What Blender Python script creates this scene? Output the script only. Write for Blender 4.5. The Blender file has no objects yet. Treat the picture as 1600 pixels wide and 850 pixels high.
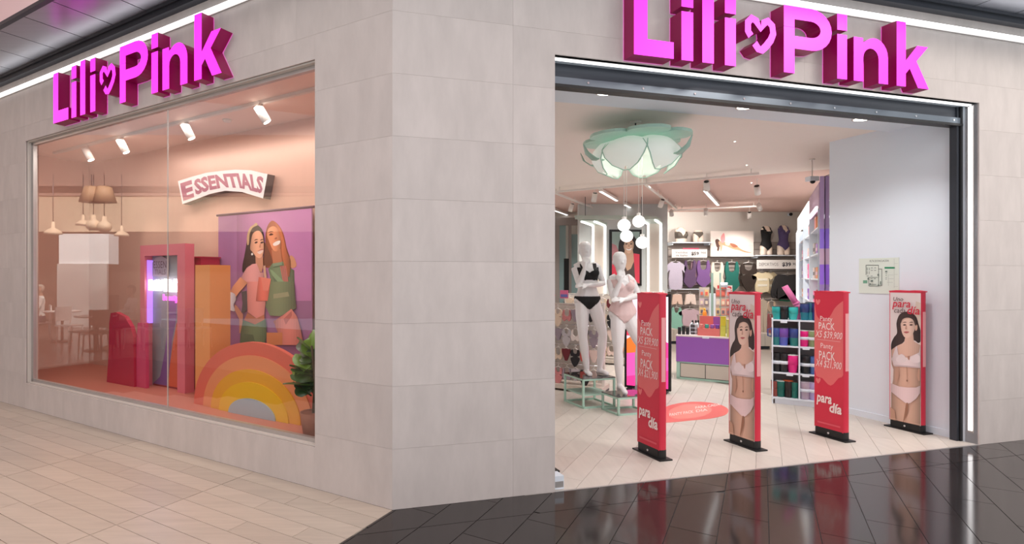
import bpy, bmesh, math, random
from mathutils import Vector, Matrix
random.seed(7)
SC = bpy.context.scene
COL = SC.collection
PI = math.pi

# ------------------------------------------------------------------ camera
CAM_H, FPX, PX, PY = 1.6, 860.0, 640.0, 432.0
cam_data = bpy.data.cameras.new('camera')
cam = bpy.data.objects.new('camera', cam_data)
COL.objects.link(cam)
cam.location = (0, 0, CAM_H)
cam.rotation_euler = (PI / 2, 0, 0)
cam_data.sensor_width = 36.0
cam_data.lens = FPX / 1600 * 36.0
cam_data.shift_x = (800 - PX) / 1600
cam_data.shift_y = (PY - 425) / 1600
cam_data.clip_start = 0.05
SC.camera = cam

# ------------------------------------------------------------------ colour, world, exposure
SC.view_settings.view_transform = 'Standard'
SC.view_settings.look = 'None'
SC.view_settings.exposure = 0.0
SC.view_settings.gamma = 1.0
SC.view_settings.use_curve_mapping = False
world = bpy.data.worlds.new('mall_light')
SC.world = world
world.use_nodes = True
world.node_tree.nodes['Background'].inputs[0].default_value = (0.96, 0.985, 1.0, 1)
world.node_tree.nodes['Background'].inputs[1].default_value = 0.9

# plan frames: the corner of the shop, the right-hand facade (s along, d inward) and the left-hand one (a along, b inward)
CX, CY = -0.118, 3.77
RT = math.atan2(0.2551, 0.9669)
LT = math.atan2(-0.5387, 0.8425)
def Rp(s, d, z=0.0): return Vector((CX + s * .9669 - d * .2551, CY + s * .2551 + d * .9669, z))
def Lp(a, b, z=0.0): return Vector((CX - a * .8425 + b * .5387, CY + a * .5387 + b * .8425, z))
def r_of(x, y): return ((x - CX) * .9669 + (y - CY) * .2551, -(x - CX) * .2551 + (y - CY) * .9669)
def l_of(x, y): return (-(x - CX) * .8425 + (y - CY) * .5387, (x - CX) * .5387 + (y - CY) * .8425)
def at(u, v, Y): return Vector(((u - PX) / FPX * Y, Y, CAM_H - (v - PY) / FPX * Y))          # a pixel at a depth
def on_z(u, v, z): return at(u, v, (CAM_H - z) * FPX / (v - PY))                              # a pixel on a level plane

def area_light(name, loc, rot, size, power, color=(1, 1, 1), size_y=None):
    l = bpy.data.lights.new(name, 'AREA')
    l.energy = power; l.color = color; l.size = size
    if size_y: l.shape = 'RECTANGLE'; l.size_y = size_y
    o = bpy.data.objects.new(name, l); COL.objects.link(o)
    o.location = loc; o.rotation_euler = rot
    return o
def spot_light(name, loc, target, power, angle=60, color=(1, 1, 1), blend=.6, radius=.04):
    l = bpy.data.lights.new(name, 'SPOT')
    l.energy = power; l.color = color; l.spot_size = math.radians(angle); l.spot_blend = blend; l.shadow_soft_size = radius
    o = bpy.data.objects.new(name, l); COL.objects.link(o)
    o.location = loc
    o.rotation_euler = (Vector(target) - Vector(loc)).to_track_quat('-Z', 'Y').to_euler()
    return o
# mall lamps (over the walkway), shop lamps, window-display lamps
area_light('mall_lamp', (1.5, -1.0, 5.3), (0, 0, 0), 3.0, 130, (1, .98, .96))
area_light('mall_lamp', (-3.5, 2.0, 5.3), (0, 0, 0), 2.0, 60, (1, .95, .90))
area_light('mall_lamp', (7.0, 2.2, 5.3), (0, 0, 0), 2.0, 210, (1, .94, .86))
spot_light('mall_spot', (-5.5, 1.5, 5.2), (-2.75, 3.95, 0), 160, 26, (1, .62, .36), .9, .1)
area_light('display_lamp', Lp(3.0, .55, 3.24), (0, 0, LT), 4.0, 40, (1, .92, .85), .5)

# ------------------------------------------------------------------ materials
def S(r, g, b):
    f = lambda c: (c / 255 / 12.92) if c / 255 <= .04045 else ((c / 255 + .055) / 1.055) ** 2.4
    return (f(r), f(g), f(b), 1.0)
MATS = {}
def mat(name, rgb, rough=.55, metal=0.0, emit=0.0, noise=0.0, scale=8.0, coat=0.0, bump=0.0, alpha=None, rand=0.0, stretch=(1, 1, 1), spec=.5):
    """Principled material with an optional noise-driven tint and relief and a per-object tint."""
    if name in MATS: return MATS[name]
    m = bpy.data.materials.new(name); m.use_nodes = True
    nt = m.node_tree; b = nt.nodes['Principled BSDF']
    col = S(*rgb)
    b.inputs['Base Color'].default_value = col
    b.inputs['Roughness'].default_value = rough
    b.inputs['Metallic'].default_value = metal
    b.inputs['Specular IOR Level'].default_value = spec
    if coat: b.inputs['Coat Weight'].default_value = coat; b.inputs['Coat Roughness'].default_value = .05
    if emit:
        b.inputs['Emission Color'].default_value = col
        b.inputs['Emission Strength'].default_value = emit
    if noise or bump or rand:
        tc = nt.nodes.new('ShaderNodeTexCoord'); mp = nt.nodes.new('ShaderNodeMapping')
        mp.inputs['Scale'].default_value = stretch
        nt.links.new(tc.outputs['Object'], mp.inputs['Vector'])
        oi = nt.nodes.new('ShaderNodeObjectInfo')
        off = nt.nodes.new('ShaderNodeVectorMath'); off.operation = 'MULTIPLY_ADD'
        cmb = nt.nodes.new('ShaderNodeCombineXYZ')
        for k in range(3): nt.links.new(oi.outputs['Random'], cmb.inputs[k])
        off.inputs[1].default_value = (37 if rand else 0,) * 3
        nt.links.new(cmb.outputs[0], off.inputs[0]); nt.links.new(mp.outputs[0], off.inputs[2])
        nz = nt.nodes.new('ShaderNodeTexNoise'); nz.inputs['Scale'].default_value = scale
        nz.inputs['Detail'].default_value = 6; nz.inputs['Roughness'].default_value = .62
        nt.links.new(off.outputs[0], nz.inputs['Vector'])
        # value = 1 + noise*(n-.5)*2 + rand*(r-.5)*2
        m1 = nt.nodes.new('ShaderNodeMath'); m1.operation = 'MULTIPLY_ADD'
        m1.inputs[1].default_value = 2 * noise; m1.inputs[2].default_value = 1 - noise
        nt.links.new(nz.outputs['Fac'], m1.inputs[0])
        m2 = nt.nodes.new('ShaderNodeMath'); m2.operation = 'MULTIPLY_ADD'
        m2.inputs[1].default_value = 2 * rand; m2.inputs[2].default_value = -rand
        nt.links.new(oi.outputs['Random'], m2.inputs[0])
        m3 = nt.nodes.new('ShaderNodeMath'); m3.operation = 'ADD'
        nt.links.new(m1.outputs[0], m3.inputs[0]); nt.links.new(m2.outputs[0], m3.inputs[1])
        mul = nt.nodes.new('ShaderNodeVectorMath'); mul.operation = 'SCALE'
        mul.inputs[0].default_value = col[:3]
        nt.links.new(m3.outputs[0], mul.inputs['Scale'])
        nt.links.new(mul.outputs[0], b.inputs['Base Color'])
        if bump:
            bp = nt.nodes.new('ShaderNodeBump'); bp.inputs['Strength'].default_value = bump; bp.inputs['Distance'].default_value = .01
            nt.links.new(nz.outputs['Fac'], bp.inputs['Height']); nt.links.new(bp.outputs[0], b.inputs['Normal'])
    MATS[name] = m
    return m
def print_mat(name, rough=.5, emit=0.0):
    """Flat print: the ink colours come from the mesh's own colour attribute."""
    if name in MATS: return MATS[name]
    m = bpy.data.materials.new(name); m.use_nodes = True
    nt = m.node_tree; b = nt.nodes['Principled BSDF']; b.inputs['Roughness'].default_value = rough
    at_ = nt.nodes.new('ShaderNodeAttribute'); at_.attribute_name = 'ink'
    nt.links.new(at_.outputs['Color'], b.inputs['Base Color'])
    if emit:
        nt.links.new(at_.outputs['Color'], b.inputs['Emission Color']); b.inputs['Emission Strength'].default_value = emit
    MATS[name] = m
    return m
def glass_mat(name='window_glass', tint=(1, 1, 1), ior=1.45):
    m = bpy.data.materials.new(name); m.use_nodes = True
    nt = m.node_tree; nt.nodes.clear()
    out = nt.nodes.new('ShaderNodeOutputMaterial'); mx = nt.nodes.new('ShaderNodeMixShader')
    tr = nt.nodes.new('ShaderNodeBsdfTransparent'); tr.inputs[0].default_value = (*tint, 1)
    gl = nt.nodes.new('ShaderNodeBsdfGlossy'); gl.inputs['Roughness'].default_value = 0.0
    fr = nt.nodes.new('ShaderNodeFresnel'); fr.inputs['IOR'].default_value = ior
    geo = nt.nodes.new('ShaderNodeNewGeometry'); fx = nt.nodes.new('ShaderNodeMath'); fx.operation = 'SUBTRACT'; fx.inputs[0].default_value = 1
    fm = nt.nodes.new('ShaderNodeMath'); fm.operation = 'MULTIPLY'            # the inner faces of the pane only let light through
    nt.links.new(geo.outputs['Backfacing'], fx.inputs[1]); nt.links.new(fx.outputs[0], fm.inputs[0]); nt.links.new(fr.outputs[0], fm.inputs[1])
    nt.links.new(fm.outputs[0], mx.inputs[0]); nt.links.new(tr.outputs[0], mx.inputs[1]); nt.links.new(gl.outputs[0], mx.inputs[2])
    nt.links.new(mx.outputs[0], out.inputs['Surface'])
    MATS[name] = m
    return m

M_WALL = mat('concrete_tile', (206, 198, 194), .6, noise=.17, scale=5, bump=.06, rand=.03, stretch=(1.4, 1, .45))
M_CORE = mat('wall_core', (150, 140, 136), .8, noise=.05)
M_OAK = mat('mall_plank', (198, 187, 173), .32, noise=.2, scale=5, rand=.07, stretch=(.45, 5, 1), bump=.02)
M_GROUT = mat('floor_joint', (44, 37, 33), .9, noise=.1)
M_BLACK = mat('black_floor_tile', (46, 42, 42), .10, noise=.1, scale=3, rand=.12, spec=.65)
M_SHOPFLOOR = mat('shop_plank', (206, 199, 190), .38, noise=.13, scale=4, rand=.05, stretch=(5, .5, 1))
M_GROUT2 = mat('black_floor_joint', (64, 61, 60), .7, noise=.1)
M_JOINT2 = mat('shop_floor_joint', (172, 162, 152), .8, noise=.05)
M_WHITE = mat('white_paint', (228, 237, 246), .45, noise=.01)
M_CEIL = mat('ceiling_paint', (246, 236, 228), .7, noise=.015)
M_PINKC = mat('pink_ceiling_paint', (226, 192, 182), .7, noise=.03)
M_MALLC = mat('mall_ceiling_paint', (244, 214, 216), .7, noise=.01)
M_GREY = mat('warm_grey_paint', (214, 208, 200), .6, noise=.02)
M_SOFF = mat('steel_soffit_panel', (176, 178, 188), .30, metal=.75, noise=.12, scale=3, rand=.08, stretch=(.3, 6, 1))
M_DARK = mat('dark_steel', (62, 66, 74), .4, metal=.5, noise=.08)
M_STEEL = mat('blued_steel', (120, 130, 140), .35, metal=.7, noise=.12, scale=4)
M_ALU = mat('brushed_aluminium', (190, 186, 184), .35, metal=.6, noise=.05)
M_LED = mat('led_white', (255, 255, 255), .5, emit=2.3)
M_LEDS = mat('led_soft', (255, 252, 248), .5, emit=1.1)
M_LAMPFACE = mat('lamp_face', (255, 248, 236), .5, emit=9.0)
M_SIGN = mat('magenta_sign_face', (255, 50, 236), .4, emit=1.0)
M_SIGNSIDE = mat('magenta_sign_side', (165, 0, 92), .35, noise=.05)
M_MINT = mat('mint_enamel', (172, 208, 192), .4, noise=.02)
M_MANN = mat('mannequin_gloss', (232, 231, 231), .28, noise=.01, coat=.3)
M_BLK = mat('black_fabric', (18, 18, 20), .8, noise=.15, scale=60)
M_BLKP = mat('black_plastic', (16, 16, 18), .45, noise=.05)
M_CHROME = mat('chrome', (210, 210, 212), .12, metal=1.0, noise=.01)
M_LAMPW = mat('white_enamel', (232, 226, 220), .4, noise=.01)
M_GLASS = glass_mat(ior=1.95)          # both faces of the pane reflect: folded into the outer one
M_PRINT = print_mat('printed_ink', .5)
M_PRINTB = print_mat('backlit_print', .4, .35)
M_MIRROR = mat('mirror_silver', (225, 225, 230), .02, metal=1.0, noise=.001)

# ------------------------------------------------------------------ mesh building
class MB:
    def __init__(self): self.v, self.f, self.mi, self.sm = [], [], [], []
    def face(self, idx, mi=0, smooth=False): self.f.append(idx); self.mi.append(mi); self.sm.append(smooth)
    def box(self, x0, x1, y0, y1, z0, z1, mi=0):
        n = len(self.v)
        self.v += [(x, y, z) for z in (z0, z1) for y in (y0, y1) for x in (x0, x1)]
        for q in ((0, 2, 3, 1), (4, 5, 7, 6), (0, 1, 5, 4), (1, 3, 7, 5), (3, 2, 6, 7), (2, 0, 4, 6)):
            self.face([n + i for i in q], mi)
        return self
    def prism(self, poly, h0, h1, plane='xy', mi=0, mi_side=None, hole=None):
        """Extruded outline: plane 'xy' along z, or 'xz' along y (h0 the front, facing -y)."""
        n = len(self.v); k = len(poly)
        area = sum(poly[i][0] * poly[(i + 1) % k][1] - poly[(i + 1) % k][0] * poly[i][1] for i in range(k))
        if area < 0: poly = poly[::-1]
        for h in (h0, h1):
            for p in poly: self.v.append((p[0], p[1], h) if plane == 'xy' else (p[0], h, p[1]))
        ms = mi if mi_side is None else mi_side
        if plane == 'xy':
            self.face([n + i for i in range(k)][::-1], mi); self.face([n + k + i for i in range(k)], mi)
            for i in range(k): j = (i + 1) % k; self.face([n + i, n + j, n + k + j, n + k + i], ms)
        else:
            self.face([n + i for i in range(k)], mi); self.face([n + k + i for i in range(k)][::-1], mi)
            for i in range(k): j = (i + 1) % k; self.face([n + j, n + i, n + k + i, n + k + j], ms)
        return self
    def tube(self, pts, r, n=8, mi=0, flat=1.0, cap=True):
        """Swept round section through points; r a number or one per point; flat squeezes the second axis."""
        pts = [Vector(p) for p in pts]; R = r if isinstance(r, (list, tuple)) else [r] * len(pts)
        b0 = len(self.v); prev = None
        for i, p in enumerate(pts):
            t = (pts[min(i + 1, len(pts) - 1)] - pts[max(i - 1, 0)]).normalized()
            if prev is None:
                up = Vector((0, 1, 0)) if abs(t.y) < .9 else Vector((1, 0, 0))
                a = t.cross(up).normalized()
            else: a = (prev - t * prev.dot(t)).normalized()
            prev = a; b = t.cross(a)
            for k in range(n):
                w = 2 * PI * k / n
                self.v.append(tuple(p + a * math.cos(w) * R[i] + b * math.sin(w) * R[i] * flat))
        for i in range(len(pts) - 1):
            for k in range(n):
                q = b0 + i * n; k2 = (k + 1) % n
                self.face([q + k, q + k2, q + n + k2, q + n + k], mi, True)
        if cap:
            self.face([b0 + k for k in range(n)][::-1], mi); e = b0 + (len(pts) - 1) * n
            self.face([e + k for k in range(n)], mi)
        return self
    def lathe(self, prof, c=(0, 0, 0), n=16, mi=0, sx=1.0, sy=1.0):
        b0 = len(self.v)
        for r, z in prof:
            for k in range(n):
                w = 2 * PI * k / n
                self.v.append((c[0] + r * math.cos(w) * sx, c[1] + r * math.sin(w) * sy, c[2] + z))
        for i in range(len(prof) - 1):
            for k in range(n):
                q = b0 + i * n; k2 = (k + 1) % n
                self.face([q + k, q + k2, q + n + k2, q + n + k], mi, True)
        self.face([b0 + k for k in range(n)][::-1], mi); e = b0 + (len(prof) - 1) * n
        self.face([e + k for k in range(n)], mi)
        return self
    def ball(self, c, r, n=12, m=8, sx=1, sy=1, sz=1, mi=0):
        return self.lathe([(max(1e-4, r * math.sin(PI * i / m)), -r * sz * math.cos(PI * i / m)) for i in range(m + 1)], c, n, mi, sx, sy)
    def mesh(self, name, mats):
        me = bpy.data.meshes.new(name)
        me.from_pydata([tuple(p) for p in self.v], [], self.f)
        for m in (mats if isinstance(mats, (list, tuple)) else [mats]): me.materials.append(m)
        me.polygons.foreach_set('material_index', self.mi)
        me.polygons.foreach_set('use_smooth', self.sm)
        me.update()
        return me
    def build(self, name, mats, parent=None, loc=(0, 0, 0), rz=0.0):
        o = bpy.data.objects.new(name, self.mesh(name, mats)); COL.objects.link(o)
        o.location = loc; o.rotation_euler = (0, 0, rz)
        if parent: o.parent = parent
        return o
def B(*a, **k): return MB().box(*a, **k)
def tag(o, label=None, cat=None, group=None, kind=None):
    if label: o['label'] = label
    if cat: o['category'] = cat
    if group: o['group'] = group
    if kind: o['kind'] = kind
    return o
def thing(name, label, cat, loc=(0, 0, 0), rz=0.0, group=None):
    o = bpy.data.objects.new(name, None); COL.objects.link(o)
    o.empty_display_size = .1
    o.location = loc; o.rotation_euler = (0, 0, rz)
    return tag(o, label, cat, group)
def struct(name, label=None, loc=(0, 0, 0), rz=0.0):
    o = bpy.data.objects.new(name, None); COL.objects.link(o); o.location = loc; o.rotation_euler = (0, 0, rz)
    return tag(o, label, None, None, 'structure')
def dup(root, loc, rz=None, label=None):
    r = root.copy(); COL.objects.link(r); r.location = loc
    if rz is not None: r.rotation_euler = (0, 0, rz)
    if label: r['label'] = label
    for ch in root.children:
        c = ch.copy(); COL.objects.link(c); c.parent = r
        for g in ch.children:
            d = g.copy(); COL.objects.link(d); d.parent = c
    return r
def clip(poly, nx, ny, c):
    """Keep the part of a plan polygon where nx*x + ny*y <= c."""
    out = []
    for i in range(len(poly)):
        p, q = poly[i], poly[(i + 1) % len(poly)]
        dp, dq = nx * p[0] + ny * p[1] - c, nx * q[0] + ny * q[1] - c
        if dp <= 0: out.append(p)
        if dp * dq < 0:
            t = dp / (dp - dq); out.append((p[0] + (q[0] - p[0]) * t, p[1] + (q[1] - p[1]) * t))
    return out
def area2(poly): return abs(sum(poly[i][0] * poly[(i + 1) % len(poly)][1] - poly[(i + 1) % len(poly)][0] * poly[i][1] for i in range(len(poly)))) / 2
def ell(cx, cz, rx, rz, n=24, a0=0.0, a1=2 * PI, tilt=0.0):
    full = abs(a1 - a0 - 2 * PI) < 1e-6
    m = n if full else n + 1
    pts = [(rx * math.cos(a0 + (a1 - a0) * i / n), rz * math.sin(a0 + (a1 - a0) * i / n)) for i in range(m)]
    c, s = math.cos(tilt), math.sin(tilt)
    return [(cx + x * c - z * s, cz + x * s + z * c) for x, z in pts]
def smooth(pts, n=5):
    """Closed Catmull-Rom outline through the points."""
    out = []; k = len(pts)
    for i in range(k):
        p0, p1, p2, p3 = (pts[(i + j - 1) % k] for j in range(4))
        for s in range(n):
            t = s / n
            out.append(tuple(.5 * (2 * p1[e] + (p2[e] - p0[e]) * t + (2 * p0[e] - 5 * p1[e] + 4 * p2[e] - p3[e]) * t * t + (3 * p1[e] - p0[e] - 3 * p2[e] + p3[e]) * t ** 3) for e in (0, 1)))
    return out

_txt = {}
def text_mesh(body, shear=0.0, bold=0.0):
    k = (body, shear, bold)
    if k not in _txt:
        cu = bpy.data.curves.new('lettering', 'FONT'); cu.body = body; cu.size = 1.0
        cu.shear = shear; cu.offset = bold; cu.resolution_u = 2
        o = bpy.data.objects.new('lettering', cu); COL.objects.link(o)
        me = bpy.data.meshes.new_from_object(o.evaluated_get(bpy.context.evaluated_depsgraph_get()))
        vs = [(v.co.x, v.co.y) for v in me.vertices]; fs = [tuple(p.vertices) for p in me.polygons]
        bpy.data.objects.remove(o); bpy.data.curves.remove(cu); bpy.data.meshes.remove(me)
        x0, x1 = min(v[0] for v in vs), max(v[0] for v in vs); y0, y1 = min(v[1] for v in vs), max(v[1] for v in vs)
        _txt[k] = ([((x - x0) / (x1 - x0), (y - y0) / (y1 - y0)) for x, y in vs], fs)
    return _txt[k]
class Print:
    """Flat print in a thing's local xz plane, facing -y, inks stacked in film-thin layers."""
    def __init__(self, y=0.0, step=.0004): self.v, self.f, self.c, self.y, self.step, self.n = [], [], [], y, step, 0
    def poly(self, pts, rgb):
        self.n += 1; y = self.y - self.step * self.n; b = len(self.v)
        a = sum(pts[i][0] * pts[(i + 1) % len(pts)][1] - pts[(i + 1) % len(pts)][0] * pts[i][1] for i in range(len(pts)))
        if a < 0: pts = pts[::-1]
        self.v += [(p[0], y, p[1]) for p in pts]; self.f.append(list(range(b, b + len(pts)))); self.c.append(rgb)
        return self
    def shade(self, pts, rgb, k=.22, c=.45, n=12, axis=0):
        """A printed tonal form: slices of the outline, darker towards its sides as the photograph printed there is."""
        lo, hi = min(p[axis] for p in pts), max(p[axis] for p in pts); first = True
        for i in range(n):
            a, b = lo + (hi - lo) * i / n, lo + (hi - lo) * (i + 1) / n
            q = clip(clip(pts, *((1, 0) if axis == 0 else (0, 1)), b), *((-1, 0) if axis == 0 else (0, -1)), -a)
            if len(q) < 3 or area2(q) < 1e-9: continue
            t = (i + .5) / n; f = 1 + .06 - k * ((t - c) / max(c, 1 - c)) ** 2
            self.n -= 0 if first else 1; first = False
            self.poly(q, tuple(max(0, min(255, v * f)) for v in rgb))
        return self
    def rect(self, x0, x1, z0, z1, rgb): return self.poly([(x0, z0), (x1, z0), (x1, z1), (x0, z1)], rgb)
    def text(self, body, x0, x1, z0, z1, rgb, shear=0.0, bold=0.0, warp=None):
        vs, fs = text_mesh(body, shear, bold); self.n += 1; y = self.y - self.step * self.n; b = len(self.v)
        for p in vs:
            q = (x0 + p[0] * (x1 - x0), z0 + p[1] * (z1 - z0))
            if warp: q = warp(*q)
            self.v.append((q[0], y, q[1]))
        for f in fs: self.f.append([b + i for i in f]); self.c.append(rgb)
        return self
    def build(self, name, parent, material=None, loc=(0, 0, 0), rz=0.0):
        me = bpy.data.meshes.new(name); me.from_pydata(self.v, [], self.f)
        ca = me.color_attributes.new('ink', 'FLOAT_COLOR', 'CORNER')
        i = 0
        for f, c in zip(self.f, self.c):
            s = S(*c)
            for _ in f: ca.data[i].color = s; i += 1
        me.materials.append(material or M_PRINT); me.update()
        o = bpy.data.objects.new(name, me); COL.objects.link(o); o.location = loc; o.rotation_euler = (0, 0, rz)
        if parent: o.parent = parent
        return o
def to_local(o_loc, rz, yplane=0.0):
    """A function from pixels to the local (x, z) of the vertical plane y = yplane of a thing at o_loc turned by rz."""
    c, s = math.cos(rz), math.sin(rz); ox, oy, oz = o_loc[0], o_loc[1], o_loc[2] if len(o_loc) > 2 else 0.0
    def f(u, v):
        dx, dz = (u - PX) / FPX, -(v - PY) / FPX
        t = (yplane + (-s * ox + c * oy)) / (-s * dx + c)
        x, y, z = dx * t - ox, t - oy, CAM_H + dz * t - oz
        return (c * x + s * y, z)
    return f
def crop(f, x0, y0, k): return lambda pts: [f(x0 + p[0] / k, y0 + p[1] / k) for p in pts]

# lamps of the cafe across the mall (it shows only as a reflection in the display window)
def mirror_pt(u, v, Y):
    V = at(u, v, Y); k = 2 * ((V.x - CX) * .5387 + (V.y - CY) * .8425 - .074)
    return Vector((V.x - k * .5387, V.y - k * .8425, V.z))
for _u, _Y, _p in ((20, 14.5, 1500), (120, 14.0, 1500), (230, 13.5, 1300), (330, 13.5, 900)):
    _a, _b = mirror_pt(_u, 300, _Y - 2), mirror_pt(_u, 430, _Y + 4.5)
    spot_light('cafe_lamp', (_a.x, _a.y, 5.6), (_b.x, _b.y, 1.6), _p, 95, (1, .93, .86), .5, .05)

# ================================================================== SETTING
ZTOP, ROW, TW, G = 4.02, .43, .9, .001
def tiled_wall(root, length, openings, x_sign, z_off=.415):
    """Core slab (pieces around the openings) and one tile object per facing tile; local x = x_sign * run."""
    def cut(x0, x1, z0, z1):
        rects = [(x0, x1, z0, z1)]
        for (a0, a1, c0, c1) in openings:
            nx = []
            for (p, q, r, s) in rects:
                if q <= a0 or p >= a1 or s <= c0 or r >= c1: nx.append((p, q, r, s)); continue
                if p < a0: nx.append((p, a0, r, s))
                if q > a1: nx.append((a1, q, r, s))
                m0, m1 = max(p, a0), min(q, a1)
                if r < c0: nx.append((m0, m1, r, c0))
                if s > c1: nx.append((m0, m1, c1, s))
            rects = nx
        return rects
    core = MB()
    for (p, q, r, s) in cut(0, length, 0, ZTOP):
        x0, x1 = sorted((x_sign * p, x_sign * q)); core.box(x0, x1, .012, .11, r, s)
    core.build('wall_core', M_CORE, root)
    zs = [0] + [z_off + ROW * k for k in range(9)] + [ZTOP]
    k = 0
    while k * TW < length:
        for z0, z1 in zip(zs, zs[1:]):
            rr = cut(k * TW, min((k + 1) * TW, length), z0, z1)
            if not rr: continue
            m = MB()
            for (p, q, r, s) in rr:
                x0, x1 = sorted((x_sign * p, x_sign * q))
                jx0, jx1 = G / 2, G / 2
                if abs(q - min((k + 1) * TW, length)) > 1e-6: (jx0, jx1) = (jx0, 0) if x_sign > 0 else (0, jx1)
                m.box(x0 + (jx0 if p == k * TW else 0), x1 - (jx1 if q == (k + 1) * TW else 0), 0, .012, r + (G / 2 if r == z0 else 0), s - (G / 2 if s == z1 else 0))
            m.build('wall_tile', M_WALL, root)
        k += 1

O_L, O_R = (CX, CY, 0), (CX, CY, 0)
wl = struct('wall_left', 'left shopfront wall of pale concrete tiles around the display window', O_L, LT)
tiled_wall(wl, 8.1, [(.708, 5.39, .31, 3.24)], -1)
wr = struct('wall_right', 'right shopfront wall of pale concrete tiles around the wide entrance', O_R, RT)
tiled_wall(wr, 8.1, [(1.238, 5.72, -1, 3.25)], 1)

# window: reveal, slim frame, one large pane with a butt joint
wn = struct('window_1', 'large display window in the left wall', O_L, LT)
fr = MB()
x0, x1, z0, z1 = -5.39, -.708, .31, 3.24
for (p, q, r, s) in ((x0, x1, z0 - .02, z0 + .012), (x0, x1, z1 - .012, z1 + .02), (x0 - .02, x0 + .012, z0, z1), (x1 - .012, x1 + .02, z0, z1)):
    fr.box(p, q, .02, .13, r, s)
fr.build('window_reveal', M_GREY, wn)
fr = MB()
for (p, q, r, s) in ((x0 + .012, x1 - .012, z0 + .012, z0 + .045), (x0 + .012, x1 - .012, z1 - .045, z1 - .012), (x0 + .012, x0 + .06, z0, z1), (x1 - .03, x1 - .012, z0, z1)):
    fr.box(p, q, .06, .10, r, s)
fr.build('window_frame', M_ALU, wn)
B(x0 + .05, -2.66, .074, .082, z0 + .03, z1 - .03).build('pane', M_GLASS, wn)
B(-2.652, x1 - .02, .074, .082, z0 + .03, z1 - .03).build('pane', M_GLASS, wn)
B(-2.66, -2.652, .074, .084, z0 + .03, z1 - .03).build('pane_joint', mat('silicone_joint', (214, 206, 200), .4), wn)

# entrance reveal
tr = struct('trim_1', 'white reveal lining the shop entrance', O_R, RT)
B(1.238, 5.72, .012, .30, 3.25, 3.268).build('header_reveal', M_WHITE, tr)
B(5.72, 5.738, .012, .14, 0, 3.25).build('jamb_reveal', M_WHITE, tr)
B(1.22, 1.238, .012, .30, 0, 3.25).build('jamb_reveal', M_WHITE, tr)

# light lines
def led(name, label, cat, boxes, group=None, rz=RT, m=None, housing=None):
    t = thing(name, label, cat, O_R, rz, group)
    mb = MB()
    for b in boxes: mb.box(*b)
    mb.build('light_line', m or M_LED, t)
    if housing:
        hb = MB()
        for b in housing: hb.box(*b)
        hb.build('profile', M_ALU, t)
    return t
led('led_strip', 'white light line along the top of the right facade above the magenta sign', 'light strip', [(.02, 8.0, -.03, -.012, 3.885, 3.925)], housing=[(.02, 8.0, -.012, 0, 3.875, 3.935)])
led('led_strip', 'white light line along the top of the left facade above the magenta sign', 'light strip', [(-8.0, -.02, -.03, -.012, 3.885, 3.925)], rz=LT, housing=[(-8.0, -.02, -.012, 0, 3.875, 3.935)])
led('led_strip', 'white light line across the top of the shop entrance above the shutter box', 'light strip', [(1.25, 5.70, .05, .08, 3.238, 3.248)], housing=[(1.25, 5.70, .04, .09, 3.246, 3.2499)])
led('led_strip', 'tall white light line down the right jamb of the shop entrance', 'light strip', [(5.708, 5.718, .05, .08, .12, 3.23)], housing=[(5.716, 5.7199, .04, .09, .1, 3.24)])

# mall soffit: dark edge trim and steel panels, each its own piece
sf = struct('trim_2', 'steel panel soffit along the mall above both facades', (0, 0, 0))
def in_frame(poly, fn): return [tuple(fn(*p)[:2]) for p in poly]
bis = (-.157, -.988)                                     # outward bisector of the shop corner
def soffit_panel(fn, u0, u1, w0, w1, left):
    p = in_frame([(u0, w0), (u1, w0), (u1, w1), (u0, w1)], fn)
    nx, ny = bis[1], -bis[0]                              # split the two runs at the mitre
    if left: nx, ny = -nx, -ny
    p = clip(p, nx, ny, nx * CX + ny * CY)
    if len(p) > 2 and area2(p) > .005: MB().prism(p, 4.10, 4.125).build('soffit_panel', M_SOFF, sf)
for k in range(-2, 17):
    a0 = -.0 + .55 * k
    soffit_panel(Lp, a0 + .006, a0 + .544, -.66, -.07, True)
    soffit_panel(Rp, a0 + .006, a0 + .544, -.66, -.07, False)
for nm, rz, sgn in (('soffit_edge', LT, -1), ('soffit_edge', RT, 1)):
    m = MB()
    xa, xb = sorted((0, sgn * 9.0))
    m.box(xa, xb, -.07, 0, 4.02, 4.13); m.box(xa, xb, -.09, -.07, 4.07, 4.13)
    m.build(nm, M_DARK, sf, O_R, rz)
    m = MB(); m.box(xa if sgn < 0 else -.1, xb if sgn > 0 else .1, -.70, -.66, 4.12, 6.2); m.build('soffit_fascia', M_MALLC, sf, O_R, rz)
    m = MB(); m.box(xa if sgn < 0 else -.1, xb if sgn > 0 else .1, -.705, -.66, 4.085, 4.12); m.build('soffit_lip', M_DARK, sf, O_R, rz)
    m = MB(); m.box(xa, xb, -.66, -.07, 4.135, 4.15); m.build('soffit_backing', M_BLKP, sf, O_R, rz)

mc = tag(B(-12, 14, -7, 16, 6.2, 6.3).build('ceiling', M_MALLC), 'pale pink mall ceiling high above the walkway', None, None, 'structure')

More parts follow.
